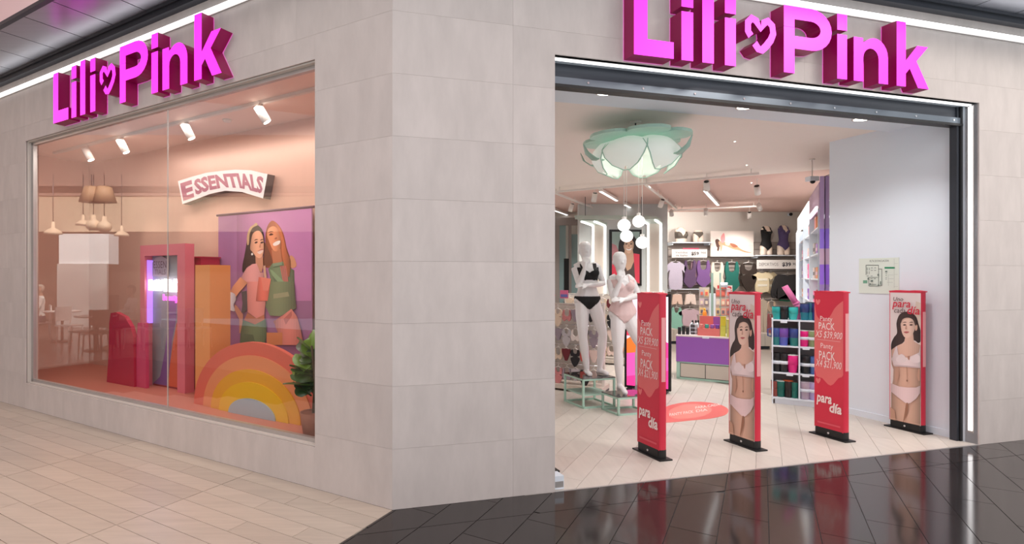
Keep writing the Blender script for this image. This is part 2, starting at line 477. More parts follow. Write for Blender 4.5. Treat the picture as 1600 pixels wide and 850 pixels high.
# floors: individual planks and tiles on a recessed joint bed
CLIP_A = Lp(0, 0)
def bed(name, label, world_poly, z, m):
    o = struct(name, label)
    MB().prism(world_poly, z - .05, z).build('floor_bed', m, o)
    return o
def half_L(poly, amax=None, amin=None, bmax=None, bmin=None):
    if amax is not None: poly = clip(poly, 1, 0, amax)
    if amin is not None: poly = clip(poly, -1, 0, -amin)
    if bmax is not None: poly = clip(poly, 0, 1, bmax)
    if bmin is not None: poly = clip(poly, 0, -1, -bmin)
    return poly
def seen(poly, m=.25):
    """Whether a floor polygon could fall within (or just around) the view of a walker near the camera."""
    for x, y in poly + [(sum(p[0] for p in poly) / len(poly), sum(p[1] for p in poly) / len(poly))]:
        if y > 1.9 and -0.80 * y - m < x < 1.18 * y + m: return True
    return False
# mall planks (run along the left facade)
fo = bed('floor', 'mall floor of pale wood-look planks in front of the left facade', in_frame([(0, 0.1), (8.5, 0.1), (8.5, -3.0), (0, -3.0)], Lp), -.012, M_GROUT)
PW, BL, A0 = .1635, 1.6, -.23
rng = random.Random(3)
for j in range(18):
    b1, b0 = -PW * j, -PW * (j + 1)
    for k in range(0, 6):
        sa = A0 + BL * k
        cuts = [sa, sa + BL * rng.choice((.28, .42, .5, .58, .72, .33, .66)), sa + BL]
        for c0, c1 in zip(cuts, cuts[1:]):
            thick = .005 if abs(c0 - sa) < 1e-6 else .0018
            p = half_L([(c0 + thick, b0 + .0022), (c1 - .0018, b0 + .0022), (c1 - .0018, b1 - .0022), (c0 + thick, b1 - .0022)], amin=.002)
            if len(p) < 3 or area2(p) < .004: continue
            w = in_frame(p, Lp)
            if seen(w): MB().prism(w, -.012, 0).build('plank', M_OAK, fo)
# black tiles (grid along the left facade, border course along the right one)
fb = bed('floor', 'glossy black tile floor in front of the shop entrance', [tuple(Rp(0, .1)[:2]), tuple(Lp(0, 0)[:2]), tuple(Lp(0, -2.6)[:2]), tuple(Rp(9, -4.2)[:2]), tuple(Rp(9, 0.1)[:2])], -.006, M_GROUT2)
def black_poly(p, dmin, dmax):
    p = clip(p, -.2551, .9669, dmax + (CX * -.2551 + CY * .9669))
    p = clip(p, .2551, -.9669, -dmin - (CX * -.2551 + CY * .9669))
    q = (.8425, -.5387)
    return clip(p, -q[0], -q[1], -(q[0] * CX + q[1] * CY) - .004)
TA, TB = .2685, .80
for k in range(-34, 7):
    a0 = -1.095 + TA * k
    for (dmin, dmax, off) in ((-9, -.3025, (.757 if k % 2 else 1.165)), (-.2975, -.004, (.9 if k % 2 else 1.3))):
        for n in range(-7, 12):
            b0 = off + TB * n - 2 * TB
            p = in_frame([(a0 + .0024, b0 + .0024), (a0 + TA - .0024, b0 + .0024), (a0 + TA - .0024, b0 + TB - .0024), (a0 + .0024, b0 + TB - .0024)], Lp)
            p = black_poly(p, dmin, dmax)
            if len(p) > 2 and area2(p) > .002 and seen(p): MB().prism(p, -.006, 0).build('floor_tile', M_BLACK, fb)
# shop planks (run square to the left facade)
shop_plan = [tuple(Rp(1.0, .0)[:2]), tuple(Rp(5.75, .0)[:2]), tuple(Rp(5.75, 1.46)[:2]), (5.10, 6.70), (10.3, 14.9), (1.0, 14.9), (-1.2, 8.0)]
fs = bed('floor', 'shop floor of pale ash wood planks inside the entrance', shop_plan, -.010, M_JOINT2)
cand = []
SW, SL = .19, 1.25
for k in range(-45, 22):
    a0 = SW * k; st = ((k * 7) % 5) * SL / 5
    for n in range(-1, 14):
        b0 = SL * n + st
        p = in_frame([(a0 + .0012, b0 + .001), (a0 + SW - .0012, b0 + .001), (a0 + SW - .0012, b0 + SL - .001), (a0 + .0012, b0 + SL - .001)], Lp)
        for i in range(len(shop_plan)):
            x0, y0 = shop_plan[i]; x1, y1 = shop_plan[(i + 1) % len(shop_plan)]
            if i == 2 or i == 3: continue
            p = clip(p, (y1 - y0), -(x1 - x0), (y1 - y0) * x0 - (x1 - x0) * y0)
            if len(p) < 3: break
        if len(p) < 3 or area2(p) < .004: continue
        cx_, cy_ = sum(q[0] for q in p) / len(p), sum(q[1] for q in p) / len(p)
        q = r_of(cx_, cy_)
        if cx_ < .2 * cy_ or (q[1] < 1.46 and q[0] > 5.74) or cx_ > 1.02 * cy_ + .3: continue
        if q[0] > 5.4 and q[1] < 1.5:
            p = clip(p, .9669, .2551, 5.738 + CX * .9669 + CY * .2551)
            if len(p) < 3: continue
        cand.append((cx_ ** 2 + cy_ ** 2, p))
cand.sort(key=lambda c: c[0])
for _, p in cand[:300]: MB().prism(p, -.010, 0).build('plank', M_SHOPFLOOR, fs)
rest = MB()
for _, p in cand[300:]: rest.prism(p, -.010, 0)
if rest.f: tag(rest.build('far_planks', M_SHOPFLOOR, fs), kind='stuff')
th = MB(); th.box(1.238, 5.72, -.004, .012, -.01, .003); tag(th.build('trim_3', M_ALU, None, O_R, RT), 'metal threshold strip at the shop entrance', None, None, 'structure')

# shop shell
tag(B(5.74, 5.86, .20, 1.45, 0, 3.3).build('wall_white', M_WHITE, None, O_R, RT), 'white wall inside the entrance on the right', None, None, 'structure')
tag(B(5.728, 5.74, .205, 1.45, 0, .07).build('baseboard_white', M_WHITE, None, O_R, RT), 'white baseboard under the evacuation plan', None, None, 'structure')
tag(B(1.0, 5.86, .34, .80, 3.18, 3.32).build('ceiling', M_WHITE, None, O_R, RT), 'white soffit with downlights just inside the entrance', None, None, 'structure')
CZ = 3.22
ceil_plan = clip([tuple(Rp(-3.0, .8)[:2]), tuple(Rp(6.2, .8)[:2]), (13, 7.0), (13, 15.2), (-2, 15.2), (-4.0, 8)], -.5387, -.8425, -(1.36 + CX * .5387 + CY * .8425))
BSPLIT = 7.3
cl = lambda poly, sgn: clip(poly, sgn * .5387, sgn * .8425, sgn * (BSPLIT + CX * .5387 + CY * .8425))
tag(MB().prism(cl(ceil_plan, 1), CZ, CZ + .05).build('ceiling', M_CEIL), 'cream shop ceiling at the front', None, None, 'structure')
tag(MB().prism(cl(ceil_plan, -1), CZ, CZ + .05).build('ceiling', M_PINKC), 'pink shop ceiling at the back', None, None, 'structure')
tag(B(1.5, 9.9, 13.8, 13.95, 0, CZ).build('wall_back', M_GREY), 'warm grey back wall behind the swimwear', None, None, 'structure')
RW0 = Vector((5.52, 6.79, 0))
tag(B(5.86, 6.5, 1.36, 1.45, 0, 3.3).build('wall_return', M_WHITE, None, O_R, RT), 'white return wall behind the end of the entrance wall', None, None, 'structure')
tag(B(-.02, 8.45, -.12, 0, 0, CZ).build('wall_side', M_GREY, None, RW0, math.atan2(.8425, .5387)), 'right side wall of the shop behind the cosmetics', None, None, 'structure')
tag(B(-6.5, -.4, 1.28, 1.36, 0, 3.35).build('wall_display', mat('display_paint', (222, 182, 164), .32, noise=.05, scale=2, metal=.25, stretch=(4, 1, .3)), None, O_L, LT), 'coral wall at the back of the window display', None, None, 'structure')
tag(B(-.45, -.4, .11, 1.28, 0, 3.30).build('wall_display_end', MATS['display_paint'], None, O_L, LT), 'coral end wall of the window display', None, None, 'structure')
tag(B(-6.5, -6.42, .11, 1.28, 0, 3.30).build('wall_display_far', MATS['display_paint'], None, O_L, LT), 'coral far wall of the window display', None, None, 'structure')
tag(B(-6.5, -.4, .11, 1.36, 3.30, 3.36).build('ceiling', mat('display_ceiling', (250, 226, 214), .6, noise=.02), None, O_L, LT), 'pale pink ceiling of the window display', None, None, 'structure')
tag(B(-6.5, -.45, .11, 1.28, .20, .29).build('floor', mat('display_floor', (196, 120, 100), .5, noise=.05), None, O_L, LT), 'coral platform floor of the window display', None, None, 'structure')
tag(B(-6.3, -4.2, 9.0, 9.1, 0, CZ).build('wall_inner', M_GREY, None, O_L, LT), 'grey wall deep inside the shop on the left', None, None, 'structure')

# roller shutter
rs = thing('roller_shutter', 'blue grey steel roller shutter rolled up over the shop entrance', 'shutter', O_R, RT)
B(1.238, 5.72, .15, .33, 3.14, 3.25).build('shutter_box', M_DARK, rs)
B(1.238, 5.72, .13, .20, 3.085, 3.14).build('bottom_bar', M_STEEL, rs)
B(1.238, 5.72, .125, .21, 3.062, 3.085).build('bottom_seal', M_BLKP, rs)
for k in range(9):
    MB().tube([(1.6 + .5 * k, .13, 3.113), (1.6 + .5 * k, .126, 3.113)], .009, 8).build('rivet', M_CHROME, rs)
B(5.66, 5.737, .14, .20, 0, 3.25).build('guide_rail', M_DARK, rs)
B(5.69, 5.737, .128, .14, 0, 3.25).build('rail_lip', M_BLKP, rs)
B(1.22, 1.30, .14, .20, 0, 3.25).build('guide_rail', M_DARK, rs)

# ================================================================== MAGENTA SIGNS
def letters():
    """Outlines of L i l i heart P i n k in metres on the right facade (x along, z from the letters' foot)."""
    T = .545; st = .108; q = []
    R_ = lambda x0, x1, z0, z1: [(x0, z0), (x1, z0), (x1, z1), (x0, z1)]
    q.append(('letter_l', [[(0, 0), (.352, 0), (.352, .126), (.118, .126), (.118, T), (0, T)]]))
    q.append(('letter_i', [R_(.422, .530, 0, .375), R_(.422, .530, .41, T)]))
    q.append(('letter_l', [R_(.615, .723, 0, T + .02)]))
    q.append(('letter_i', [R_(.828, .934, 0, .375), R_(.828, .934, .41, T)]))
    # open heart drawn as one bent bar
    path = [(1.055, .165), (1.035, .20), (1.022, .25), (1.042, .30), (1.085, .318), (1.13, .295), (1.172, .25), (1.20, .29), (1.245, .312), (1.292, .285), (1.302, .235), (1.272, .19), (1.23, .152), (1.175, .11), (1.12, .118), (1.085, .143)]
    path = [(1.068, .205), (1.04, .232), (1.04, .283), (1.078, .310), (1.122, .297), (1.165, .252), (1.192, .29), (1.235, .306), (1.277, .282), (1.287, .236), (1.262, .196), (1.215, .155), (1.175, .13), (1.14, .135), (1.105, .165)]
    path = [(1.052 + (p[0] - 1.04) * 1.02, .155 + (p[1] - .13) * 1.36) for p in path]
    L_, R2 = [], []; w = .031
    for i, p in enumerate(path):
        a, b = path[max(i - 1, 0)], path[min(i + 1, len(path) - 1)]
        dx, dz = b[0] - a[0], b[1] - a[1]; n = math.hypot(dx, dz)
        k = 1.0 if i not in (5,) else .75
        L_.append((p[0] - dz / n * w * k, p[1] + dx / n * w * k)); R2.append((p[0] + dz / n * w * k, p[1] - dx / n * w * k))
    q.append(('heart', [L_ + R2[::-1]]))
    # P with its counter reached through a slit
    x = 1.412; bo = [(x + .29 + .215 * math.cos(t), .375 + .172 * math.sin(t)) for t in [PI / 2 - PI * i / 12 for i in range(13)]]
    bi = [(x + .28 + .105 * math.cos(t), .375 + .068 * math.sin(t)) for t in [-PI / 2 + PI * i / 10 for i in range(11)]]
    P = [(x, 0), (x + .11, 0), (x + .11, .203)] + bo[::-1] + [(x, .547), (x, .376), (x + .11, .376)] 
    P += [(x + .11, .443)] + bi[::-1] + [(x + .11, .307), (x + .11, .374), (x, .374)]
    q.append(('letter_p', [P]))
    q.append(('letter_i', [R_(1.976, 2.084, 0, .375), R_(1.976, 2.084, .41, T)]))
    x = 2.158
    no = [(x + .235 + .155 * math.cos(t), .225 + .158 * math.sin(t)) for t in [PI * i / 12 for i in range(9)]]
    ni = [(x + .195 + .087 * math.cos(t), .205 + .085 * math.sin(t)) for t in [PI * i / 10 for i in range(11)]]
    q.append(('letter_n', [[(x, 0), (x + .108, 0)] + ni[::-1] + [(x + .282, 0), (x + .39, 0)] + no + [(x + .108, .335), (x + .104, .372), (x, .372)]]))
    x = 2.649
    q.append(('letter_k', [[(x, 0), (x + .108, 0), (x + .108, .115), (x + .155, .162), (x + .255, 0), (x + .386, 0), (x + .235, .235), (x + .376, .372), (x + .245, .372), (x + .108, .228), (x + .108, T + .02), (x, T + .02)]]))
    return q
def sign(label, rz, x_left, z0, kx):
    t = thing('storefront_sign', label, 'sign', O_R, rz)
    for nm, outs in letters():
        m = MB()
        for o in outs: m.prism([(x_left + p[0] * kx, z0 + p[1]) for p in o], -.125, -.004, 'xz', 0, 1)
        m.build(nm, [M_SIGN, M_SIGNSIDE], t)
sign('large magenta block letter shop sign over the open entrance on the right', RT, 1.824, 3.262, 1.0)
sign('large magenta block letter shop sign over the display window on the left', LT, -4.43, 3.28, .926)

# ================================================================== WINDOW DISPLAY
def Lw(b): return to_local(O_L, LT, b)
DF = .29                                                   # display floor
def lthing(name, label, cat, x, b, z=DF, group=None, rz=0.0):
    return thing(name, label, cat, Lp(-x, b, z), LT + rz, group)

# rainbow arch: five nested slabs, each proud of the one behind
RB = .47; rf = Lw(RB); rcx = rf(398, 600)[0]; rrx = rcx - rf(303, 650)[0]; rrz = rf(398, 535)[1] - DF
rb = lthing('rainbow_arch', 'half round rainbow panel with coral peach and yellow bands behind the window', 'display panel', rcx, RB)
for nm, rx, rz_, col, y in (('band', rrx, rrz, (226, 110, 88), 0), ('band', rrx * .82, rrz * .82, (235, 150, 100), 1), ('band', rrx * .67, rrz * .63, (236, 172, 48), 2), ('band', rrx * .52, rrz * .46, (240, 192, 30), 3), ('core', rrx * .35, rrz * .24, (170, 190, 200), 4)):
    MB().prism(ell(0, 0, rx, rz_, 40, 0, PI), -.012 * y, .05, 'xz').build(nm, mat('rainbow_%d' % y, col, .45, noise=.02), rb)

# poster of two women hanging on a rod
PB = 1.2
f = Lw(PB)
px_l, px_r = f(341, 400)[0], f(487.5, 400)[0]; pz_t = f(369, 334)[1]
po = lthing('hanging_poster', 'purple fabric poster of two smiling women with a shopping bag in the window', 'poster', (px_l + px_r) / 2, PB, 0)
pc = (px_l + px_r) / 2
hw = (px_r - px_l) / 2
B(-hw, hw, .002, .012, .45, pz_t).build('banner_cloth', mat('purple_cloth', (160, 108, 150), .6, noise=.04), po)
MB().tube([(-hw - .03, .006, pz_t), (hw + .03, .006, pz_t)], .014, 8).build('rod', mat('plum_rod', (96, 58, 84), .4, noise=.03), po)
PR = Print(.0015)
g = Lw(PB)
def K1(pts): return [(p[0] - pc, p[1]) for p in crop(g, 330, 320, 5.665)(pts)]
def K2(pts): return [(p[0] - pc, p[1]) for p in crop(g, 330, 440, 5.665)(pts)]
PR.shade(K1([(225, 80), (885, 8), (885, 850), (225, 850)]), (188, 122, 172), .30, .9, 24)
# taller woman (right): hair, jumper, neck, face
PR.shade(smooth(K1([(540, 140), (600, 185), (640, 260), (668, 380), (700, 480), (708, 600), (690, 720), (640, 700), (600, 520), (505, 560), (468, 520), (480, 400), (478, 290), (495, 195)])), (170, 92, 58), 0.35, 0.5)
PR.poly(smooth(K1([(470, 330), (530, 450), (540, 530), (470, 540), (455, 500), (468, 430)])), (120, 72, 48))
PR.shade(K1([(545, 515), (630, 500), (700, 560), (735, 580), (740, 850), (520, 850), (522, 640), (505, 570)]), (118, 140, 104), 0.4, 0.4)
PR.poly(smooth(K1([(700, 450), (735, 470), (755, 540), (715, 560), (692, 520)])), (214, 150, 112))
PR.poly(K1([(535, 400), (615, 390), (622, 470), (630, 515), (548, 520)]), (196, 124, 88))
PR.shade(smooth(K1([(505, 215), (545, 190), (580, 205), (610, 265), (618, 330), (610, 385), (575, 412), (545, 395), (515, 330), (495, 270)])), (224, 146, 104), 0.3, 0.35)
PR.poly(smooth(K1([(548, 345), (575, 325), (610, 318), (605, 345), (575, 362), (555, 362)])), (250, 236, 226))
PR.poly(smooth(K1([(512, 268), (530, 252), (552, 262), (530, 272)])), (96, 56, 42)); PR.poly(smooth(K1([(505, 248), (528, 234), (555, 240), (528, 243)])), (110, 66, 48))
PR.poly(smooth(K1([(562, 300), (580, 285), (584, 300), (572, 306)])), (176, 104, 76))
PR.shade(smooth(K1([(560, 150), (610, 205), (645, 300), (672, 420), (705, 500), (690, 640), (655, 560), (628, 430), (622, 320), (590, 220)])), (196, 112, 70), 0.4, 0.4)
for i in range(4): PR.poly(K1([(610 + i * 15, 540), (620 + i * 15, 540), (655 + i * 12, 720), (645 + i * 12, 720)]), (208, 120, 110))
PR.poly(K1([(545, 520), (632, 505), (632, 535), (550, 550)]), (134, 156, 124))
PR.poly(K1([(520, 570), (545, 580), (690, 720), (660, 750), (560, 660)]), (140, 172, 128)); PR.poly(K1([(540, 620), (600, 690), (650, 760), (625, 765), (560, 680)]), (98, 122, 92))
# shorter woman (left)
PR.shade(smooth(K1([(400, 175), (450, 215), (470, 290), (468, 420), (455, 480), (420, 520), (380, 540), (330, 545), (285, 600), (280, 540), (300, 440), (318, 330), (330, 240), (360, 190)])), (62, 44, 38), 0.4, 0.5)
PR.poly(smooth(K1([(400, 160), (415, 180), (370, 205), (345, 260), (338, 345), (322, 350), (322, 270), (345, 205), (375, 180)])), (190, 158, 118))
PR.poly(K1([(395, 440), (460, 440), (465, 540), (450, 600), (400, 560)]), (206, 146, 116))
PR.shade(smooth(K1([(372, 260), (405, 232), (440, 238), (464, 290), (470, 370), (465, 430), (440, 470), (405, 462), (372, 420), (350, 390), (358, 320)])), (228, 168, 136), 0.3, 0.6)
PR.poly(smooth(K1([(412, 418), (440, 402), (464, 396), (458, 422), (432, 436)])), (240, 214, 200)); PR.poly(smooth(K1([(410, 416), (440, 398), (466, 392), (466, 398), (440, 405)])), (190, 96, 90))
for x in (388, 440): PR.poly(smooth(K1([(x, 338), (x + 14, 326), (x + 30, 330), (x + 14, 342)])), (60, 40, 36)); PR.poly(smooth(K1([(x - 4, 318), (x + 14, 304), (x + 34, 308), (x + 14, 311)])), (84, 56, 46))
PR.poly(smooth(K1([(430, 372), (442, 340), (446, 372), (438, 380)])), (206, 142, 112))
PR.poly(smooth(K1([(370, 425), (378, 440), (366, 448), (360, 436)])), (236, 232, 224))
PR.shade(K1([(370, 525), (410, 520), (440, 600), (470, 600), (480, 850), (325, 850), (330, 700), (270, 645), (320, 560)]), (226, 160, 156), 0.25, 0.5)
PR.shade(K1([(265, 640), (330, 690), (250, 780), (215, 830), (165, 790), (200, 720)]), (220, 150, 108), 0.2, 0.5)
PR.shade(smooth(K2([(110, 120), (165, 92), (215, 110), (225, 160), (205, 205), (215, 262), (140, 235), (92, 180)])), (236, 232, 234), 0.25, 0.4)
PR.poly(K2([(215, 200), (235, 215), (290, 290), (280, 440), (255, 460), (255, 330), (215, 250)]), (206, 142, 112))
PR.poly(K2([(275, 90), (322, 80), (330, 230), (310, 270), (275, 275), (285, 190)]), (72, 70, 74))
PR.shade(K2([(325, 0), (520, 0), (495, 120), (478, 290), (410, 325), (330, 270)]), (228, 148, 138), 0.3, 0.4)
PR.poly(K2([(330, 275), (410, 325), (478, 290), (480, 350), (400, 380), (300, 340)]), (196, 122, 88))
PR.shade(K2([(290, 340), (395, 380), (490, 330), (500, 470), (480, 560), (262, 540), (270, 440)]), (112, 140, 98), 0.35, 0.5); PR.poly(K2([(300, 460), (380, 470), (400, 545), (262, 540)]), (92, 120, 84))
PR.shade(K2([(520, 0), (740, 0), (760, 235), (620, 305), (530, 300), (490, 220)]), (120, 138, 100), 0.4, 0.4); PR.poly(K2([(560, 110), (690, 90), (700, 130), (560, 150)]), (158, 160, 122))
PR.shade(K2([(640, 300), (720, 240), (770, 310), (800, 420), (830, 560), (640, 560), (560, 350)]), (222, 136, 122), 0.35, 0.5); PR.poly(K2([(500, 450), (640, 450), (640, 560), (500, 560)]), (216, 136, 84))
PR.poly(K2([(650, 330), (720, 260), (725, 300), (670, 380)]), (200, 112, 102))
# shopping bag held between them
PR.shade(K1([(430, 640), (540, 655), (510, 850), (405, 850)]), (228, 116, 96), 0.3, 0.5); PR.poly(K1([(470, 545), (490, 535), (500, 650), (480, 648)]), (214, 170, 140)); PR.poly(K1([(450, 640), (540, 655), (515, 760), (470, 760)]), (238, 136, 116))
PR.build('poster_print', po)

# ESSENTIALS arched sign, standing off the back wall
es = lthing('arched_sign', 'arched white sign reading ESSENTIALS in mauve letters above the poster', 'sign', -2.55, 1.16, 0)
ef = to_local(es.location, LT, 0)
def E(u, v): return ef(u, v)
top = [E(278, 283), E(300, 276), E(322, 270), E(345, 267), E(368, 265), E(392, 266), E(418, 272)]
bot = [E(285, 319), E(305, 312), E(328, 303), E(352, 298), E(378, 300), E(398, 306), E(411, 310)]
MB().prism(top + bot[::-1], 0, .11, 'xz', 0, 1).build('backing_board', [mat('sign_white', (240, 232, 230), .5, noise=.01), mat('sign_side', (92, 84, 84), .5, noise=.03)], es)
def arc(p, pts):
    t = max(0, min(.9999, p)) * (len(pts) - 1); i = int(t); w = t - i
    return (pts[i][0] * (1 - w) + pts[i + 1][0] * w, pts[i][1] * (1 - w) + pts[i + 1][1] * w)
def ew(x, z):
    a, b = arc(x, top), arc(x, bot); k = .15 + .70 * z
    return (b[0] + (a[0] - b[0]) * k, b[1] + (a[1] - b[1]) * k)
EP = Print(-.001)
EP.text('E', .02, .16, -.05, 1.03, (176, 112, 128), bold=.05, warp=ew)
EP.text('SSENTIALS', .18, .97, .02, 1.0, (176, 112, 128), bold=.045, warp=ew)
EP.build('lettering', es)
sm_ = MB()
for x in (-.5, 0, .5): sm_.tube([(x, .02, 2.62), (x, .10, 2.62)], .008, 6)
# portal with neon sign and wave stripes
pt = lthing('display_portal', 'tall pink framed display portal with grey purple and orange waves inside', 'display stand', -3.76, .72)
pf = to_local(pt.location, LT, 0)
w0, w1 = pf(219, 500)[0], pf(289, 500)[0]; zt = pf(255, 382)[1]; i0, i1 = pf(226, 500)[0], pf(277, 500)[0]; zi = pf(255, 399)[1]
MPI = mat('portal_pink', (222, 120, 134), .4, noise=.02); MPU = mat('portal_lilac', (190, 150, 196), .4, noise=.02); MCR = mat('crimson_panel', (178, 34, 66), .4, noise=.03)
MB().prism([(w0, 0), (i0, 0), (i0, zi), (i1, zi), (i1, 0), (w1, 0), (w1, zt), (w0, zt)], 0, .12, 'xz').build('frame', MPI, pt)
B(i0, i1, .10, .14, 0, zi).build('back_panel', mat('portal_grey', (146, 150, 156), .4, noise=.02), pt)
WP = Print(.099)
def W_(pts): return [pf(200 + p[0] / 4.72, 480 + p[1] / 4.72) for p in pts]
def wy(pts): return [(x, max(.02, z)) for x, z in pts]
WP.poly(wy(W_([(235, -60), (300, -60), (300, 90), (270, 240), (250, 450), (238, 700), (128, 700), (180, 520), (215, 330), (235, 160)])), (132, 92, 150))
WP.poly(wy(W_([(330, 60), (365, 0), (372, 0), (372, 760), (240, 700), (250, 450), (275, 260), (300, 130)])), (214, 100, 66))
WP.rect(i0 + .02, i1 - .02, .0, .02, (150, 60, 60))
WP.build('wave_print', pt)
B(i0, i0 + .012, .03, .098, .75, zi - .05).build('purple_light', mat('purple_light', (170, 120, 255), .5, emit=1.2), pt)
pl_ = thing('hanging_plaque', 'small grey plaque with a pointed top hanging in the pink portal', 'plaque', Lp(3.86, .795, 0), LT)
pg = to_local(pl_.location, LT, 0)
o_ = [pg(238, 432), pg(238, 410), pg(243, 403), pg(252, 400), pg(260, 404), pg(262, 410), pg(262, 432)]
MB().prism(o_, 0, .015, 'xz').build('plate', mat('plaque_grey', (170, 160, 172), .5, noise=.02), pl_)
pp = Print(-.001); pp.text('ESSEN', *sorted((pg(240, 415)[0], pg(260, 415)[0])), pg(250, 419)[1], pg(250, 408)[1], (96, 70, 86)); pp.text('TIALS', *sorted((pg(242, 415)[0], pg(259, 415)[0])), pg(250, 429)[1], pg(250, 421)[1], (112, 88, 104)); pp.build('lettering', pl_)
ne = thing('neon_sign', 'white and magenta neon sign reading Lili Pink beauty inside the pink portal', 'neon sign', Lp(3.76, .745, 0), LT)
nf = to_local(ne.location, LT, 0)
def neon_text(nm, body, u0, u1, v0, v1, m, bold, th):
    x0_, x1_ = nf(u0, 450)[0], nf(u1, 450)[0]; za, zb = nf((u0 + u1) / 2, v1)[1], nf((u0 + u1) / 2, v0)[1]
    vs, fs_ = text_mesh(body, 0, bold); mb = MB(); n = len(vs)
    for y in (0, th): mb.v += [(x0_ + p[0] * (x1_ - x0_), y, za + p[1] * (zb - za)) for p in vs]
    ed = {}
    for f_ in fs_:
        mb.face([i for i in f_]); mb.face([i + n for i in f_][::-1])
        for i in range(len(f_)): e = (f_[i], f_[(i + 1) % len(f_)]); ed[e] = ed.get(e, 0) + 1
    for (a, b) in ed:
        if (b, a) not in ed: mb.face([b, a, a + n, b + n])
    mb.build(nm, m, ne)
M_NEONW = mat('neon_white', (255, 250, 255), .5, emit=3.5); M_NEONM = mat('neon_magenta', (255, 90, 225), .5, emit=2.0)
neon_text('white_lettering', 'Lili', 232, 250, 437, 454, M_NEONW, .05, .03); neon_text('white_lettering', 'Pink', 256, 279, 436, 456, M_NEONW, .05, .03)
hx, hz = nf(253, 446)
MB().tube([(hx - .03, .015, hz + .02), (hx - .045, .015, hz + .045), (hx - .02, .015, hz + .06), (hx, .015, hz + .03), (hx + .03, .015, hz + .06), (hx + .05, .015, hz + .04), (hx + .03, .015, hz), (hx, .015, hz - .035)], .010, 6).build('white_heart', M_NEONW, ne)
neon_text('magenta_lettering', 'beauty', 254, 277, 460, 473, M_NEONM, 0.0, .02)
for u in (236, 276):
    q_ = nf(u, 446); MB().tube([(q_[0], .01, q_[1]), (q_[0], .074, q_[1])], .006, 6).build('bracket', M_CHROME, ne)

# columns right and left of the portal, left arch panel
oc = lthing('display_column', 'plain orange display column between the pink portal and the poster', 'display stand', -2.78, .56)
of_ = to_local(oc.location, LT, 0); a0_, a1_ = of_(305, 500)[0], of_(328, 500)[0]
B(a0_, a1_, 0, .26, 0, of_(316, 414)[1]).build('column_body', mat('orange_panel', (236, 158, 92), .45, noise=.02), oc)
B(a0_ + .002, a1_ - .002, -.012, 0, 0, .06).build('plinth', mat('orange_plinth', (206, 124, 66), .5, noise=.02), oc)
rc = lthing('display_column', 'crimson display column half hidden behind the orange one', 'display stand', -3.1, .92)
of_ = to_local(rc.location, LT, 0); a0_, a1_ = of_(296, 500)[0], of_(314, 500)[0]
B(a0_, a1_, 0, .26, 0, of_(305, 403)[1]).build('column_body', MCR, rc)
B(a0_ - .01, a1_ + .01, -.012, .27, of_(305, 403)[1], of_(305, 403)[1] + .015).build('cap', MCR, rc)
ar = lthing('arch_panel', 'crimson round topped panel at the left end of the window display', 'display panel', -4.2, .62)
af = to_local(ar.location, LT, 0)
def A_(pts): return [(x, max(0, z)) for x, z in (af(p[0] / 3.54, 420 + p[1] / 3.54) for p in pts)]
MB().prism(A_([(590, 700), (600, 480), (604, 300), (612, 245), (640, 240), (690, 265), (722, 320), (738, 380), (742, 700)]), 0, .05, 'xz').build('arch_board', MCR, ar)
MB().prism(A_([(742, 700), (740, 420), (748, 300), (790, 300), (795, 700)]), .03, .07, 'xz').build('side_board', mat('rose_panel', (206, 70, 110), .4, noise=.02), ar)

# plant at the right end
rng = random.Random(5)
pn = lthing('potted_plant', 'leafy green plant at the right edge of the display window', 'plant', -.97, .27)
MB().lathe([(.08, 0), (.10, .12), (.11, .2), (.10, .2), (.09, .19)], n=14).build('pot', mat('terracotta', (150, 92, 70), .7, noise=.05), pn)
MB().tube([(0, 0, .18), (.01, .01, .45), (-.02, .0, .74)], [.014, .012, .008], 8).build('stem', mat('plant_stem', (70, 60, 40), .7, noise=.1), pn)
MLF = [mat('leaf_dark', (38, 74, 30), .35, noise=.12), mat('leaf_bright', (96, 140, 34), .35, noise=.12), mat('leaf_mid', (58, 98, 34), .35, noise=.12)]
def leaf(c, az, el, roll, L, W, m):
    mb = MB(); n = 7; d = Vector((math.cos(az) * math.cos(el), math.sin(az) * math.cos(el), math.sin(el)))
    s0 = Vector((-math.sin(az), math.cos(az), 0)); u0 = d.cross(s0); s = s0 * math.cos(roll) + u0 * math.sin(roll); up = d.cross(s)
    for i in range(n):
        t = i / (n - 1); w = W * max(.06, math.sin(PI * min(1, t * .80 + .16)) ** .8) if 0 < t < 1 else .005
        p = Vector(c) + d * L * t + Vector((0, 0, -L * .18 * t * t))
        for k in (-1, 0, 1): mb.v.append(tuple(p + s * w * k + up * (.16 * W if k == 0 else 0)))
    for i in range(n - 1):
        for k in (0, 1): q = i * 3 + k; mb.face([q, q + 1, q + 4, q + 3], 0, True)
    return mb.build('leaf', m, pn)
for k in range(54):
    z = .32 + .40 * (k / 54); az = k * 2.4 + rng.uniform(-.3, .3); front = math.sin(az) < .2
    if math.cos(az) > .2: az = PI - az
    if math.sin(az) < -.35: az = -az
    leaf((.03 * math.cos(az), .03 * math.sin(az) , z), az, rng.uniform(-.2, .8) if k < 40 else rng.uniform(.3, 1.2), rng.uniform(-.9, .9), rng.uniform(.18, .27), rng.uniform(.06, .09), MLF[rng.choice((0, 0, 2)) if k < 24 else rng.choice((0, 1, 2, 1))])

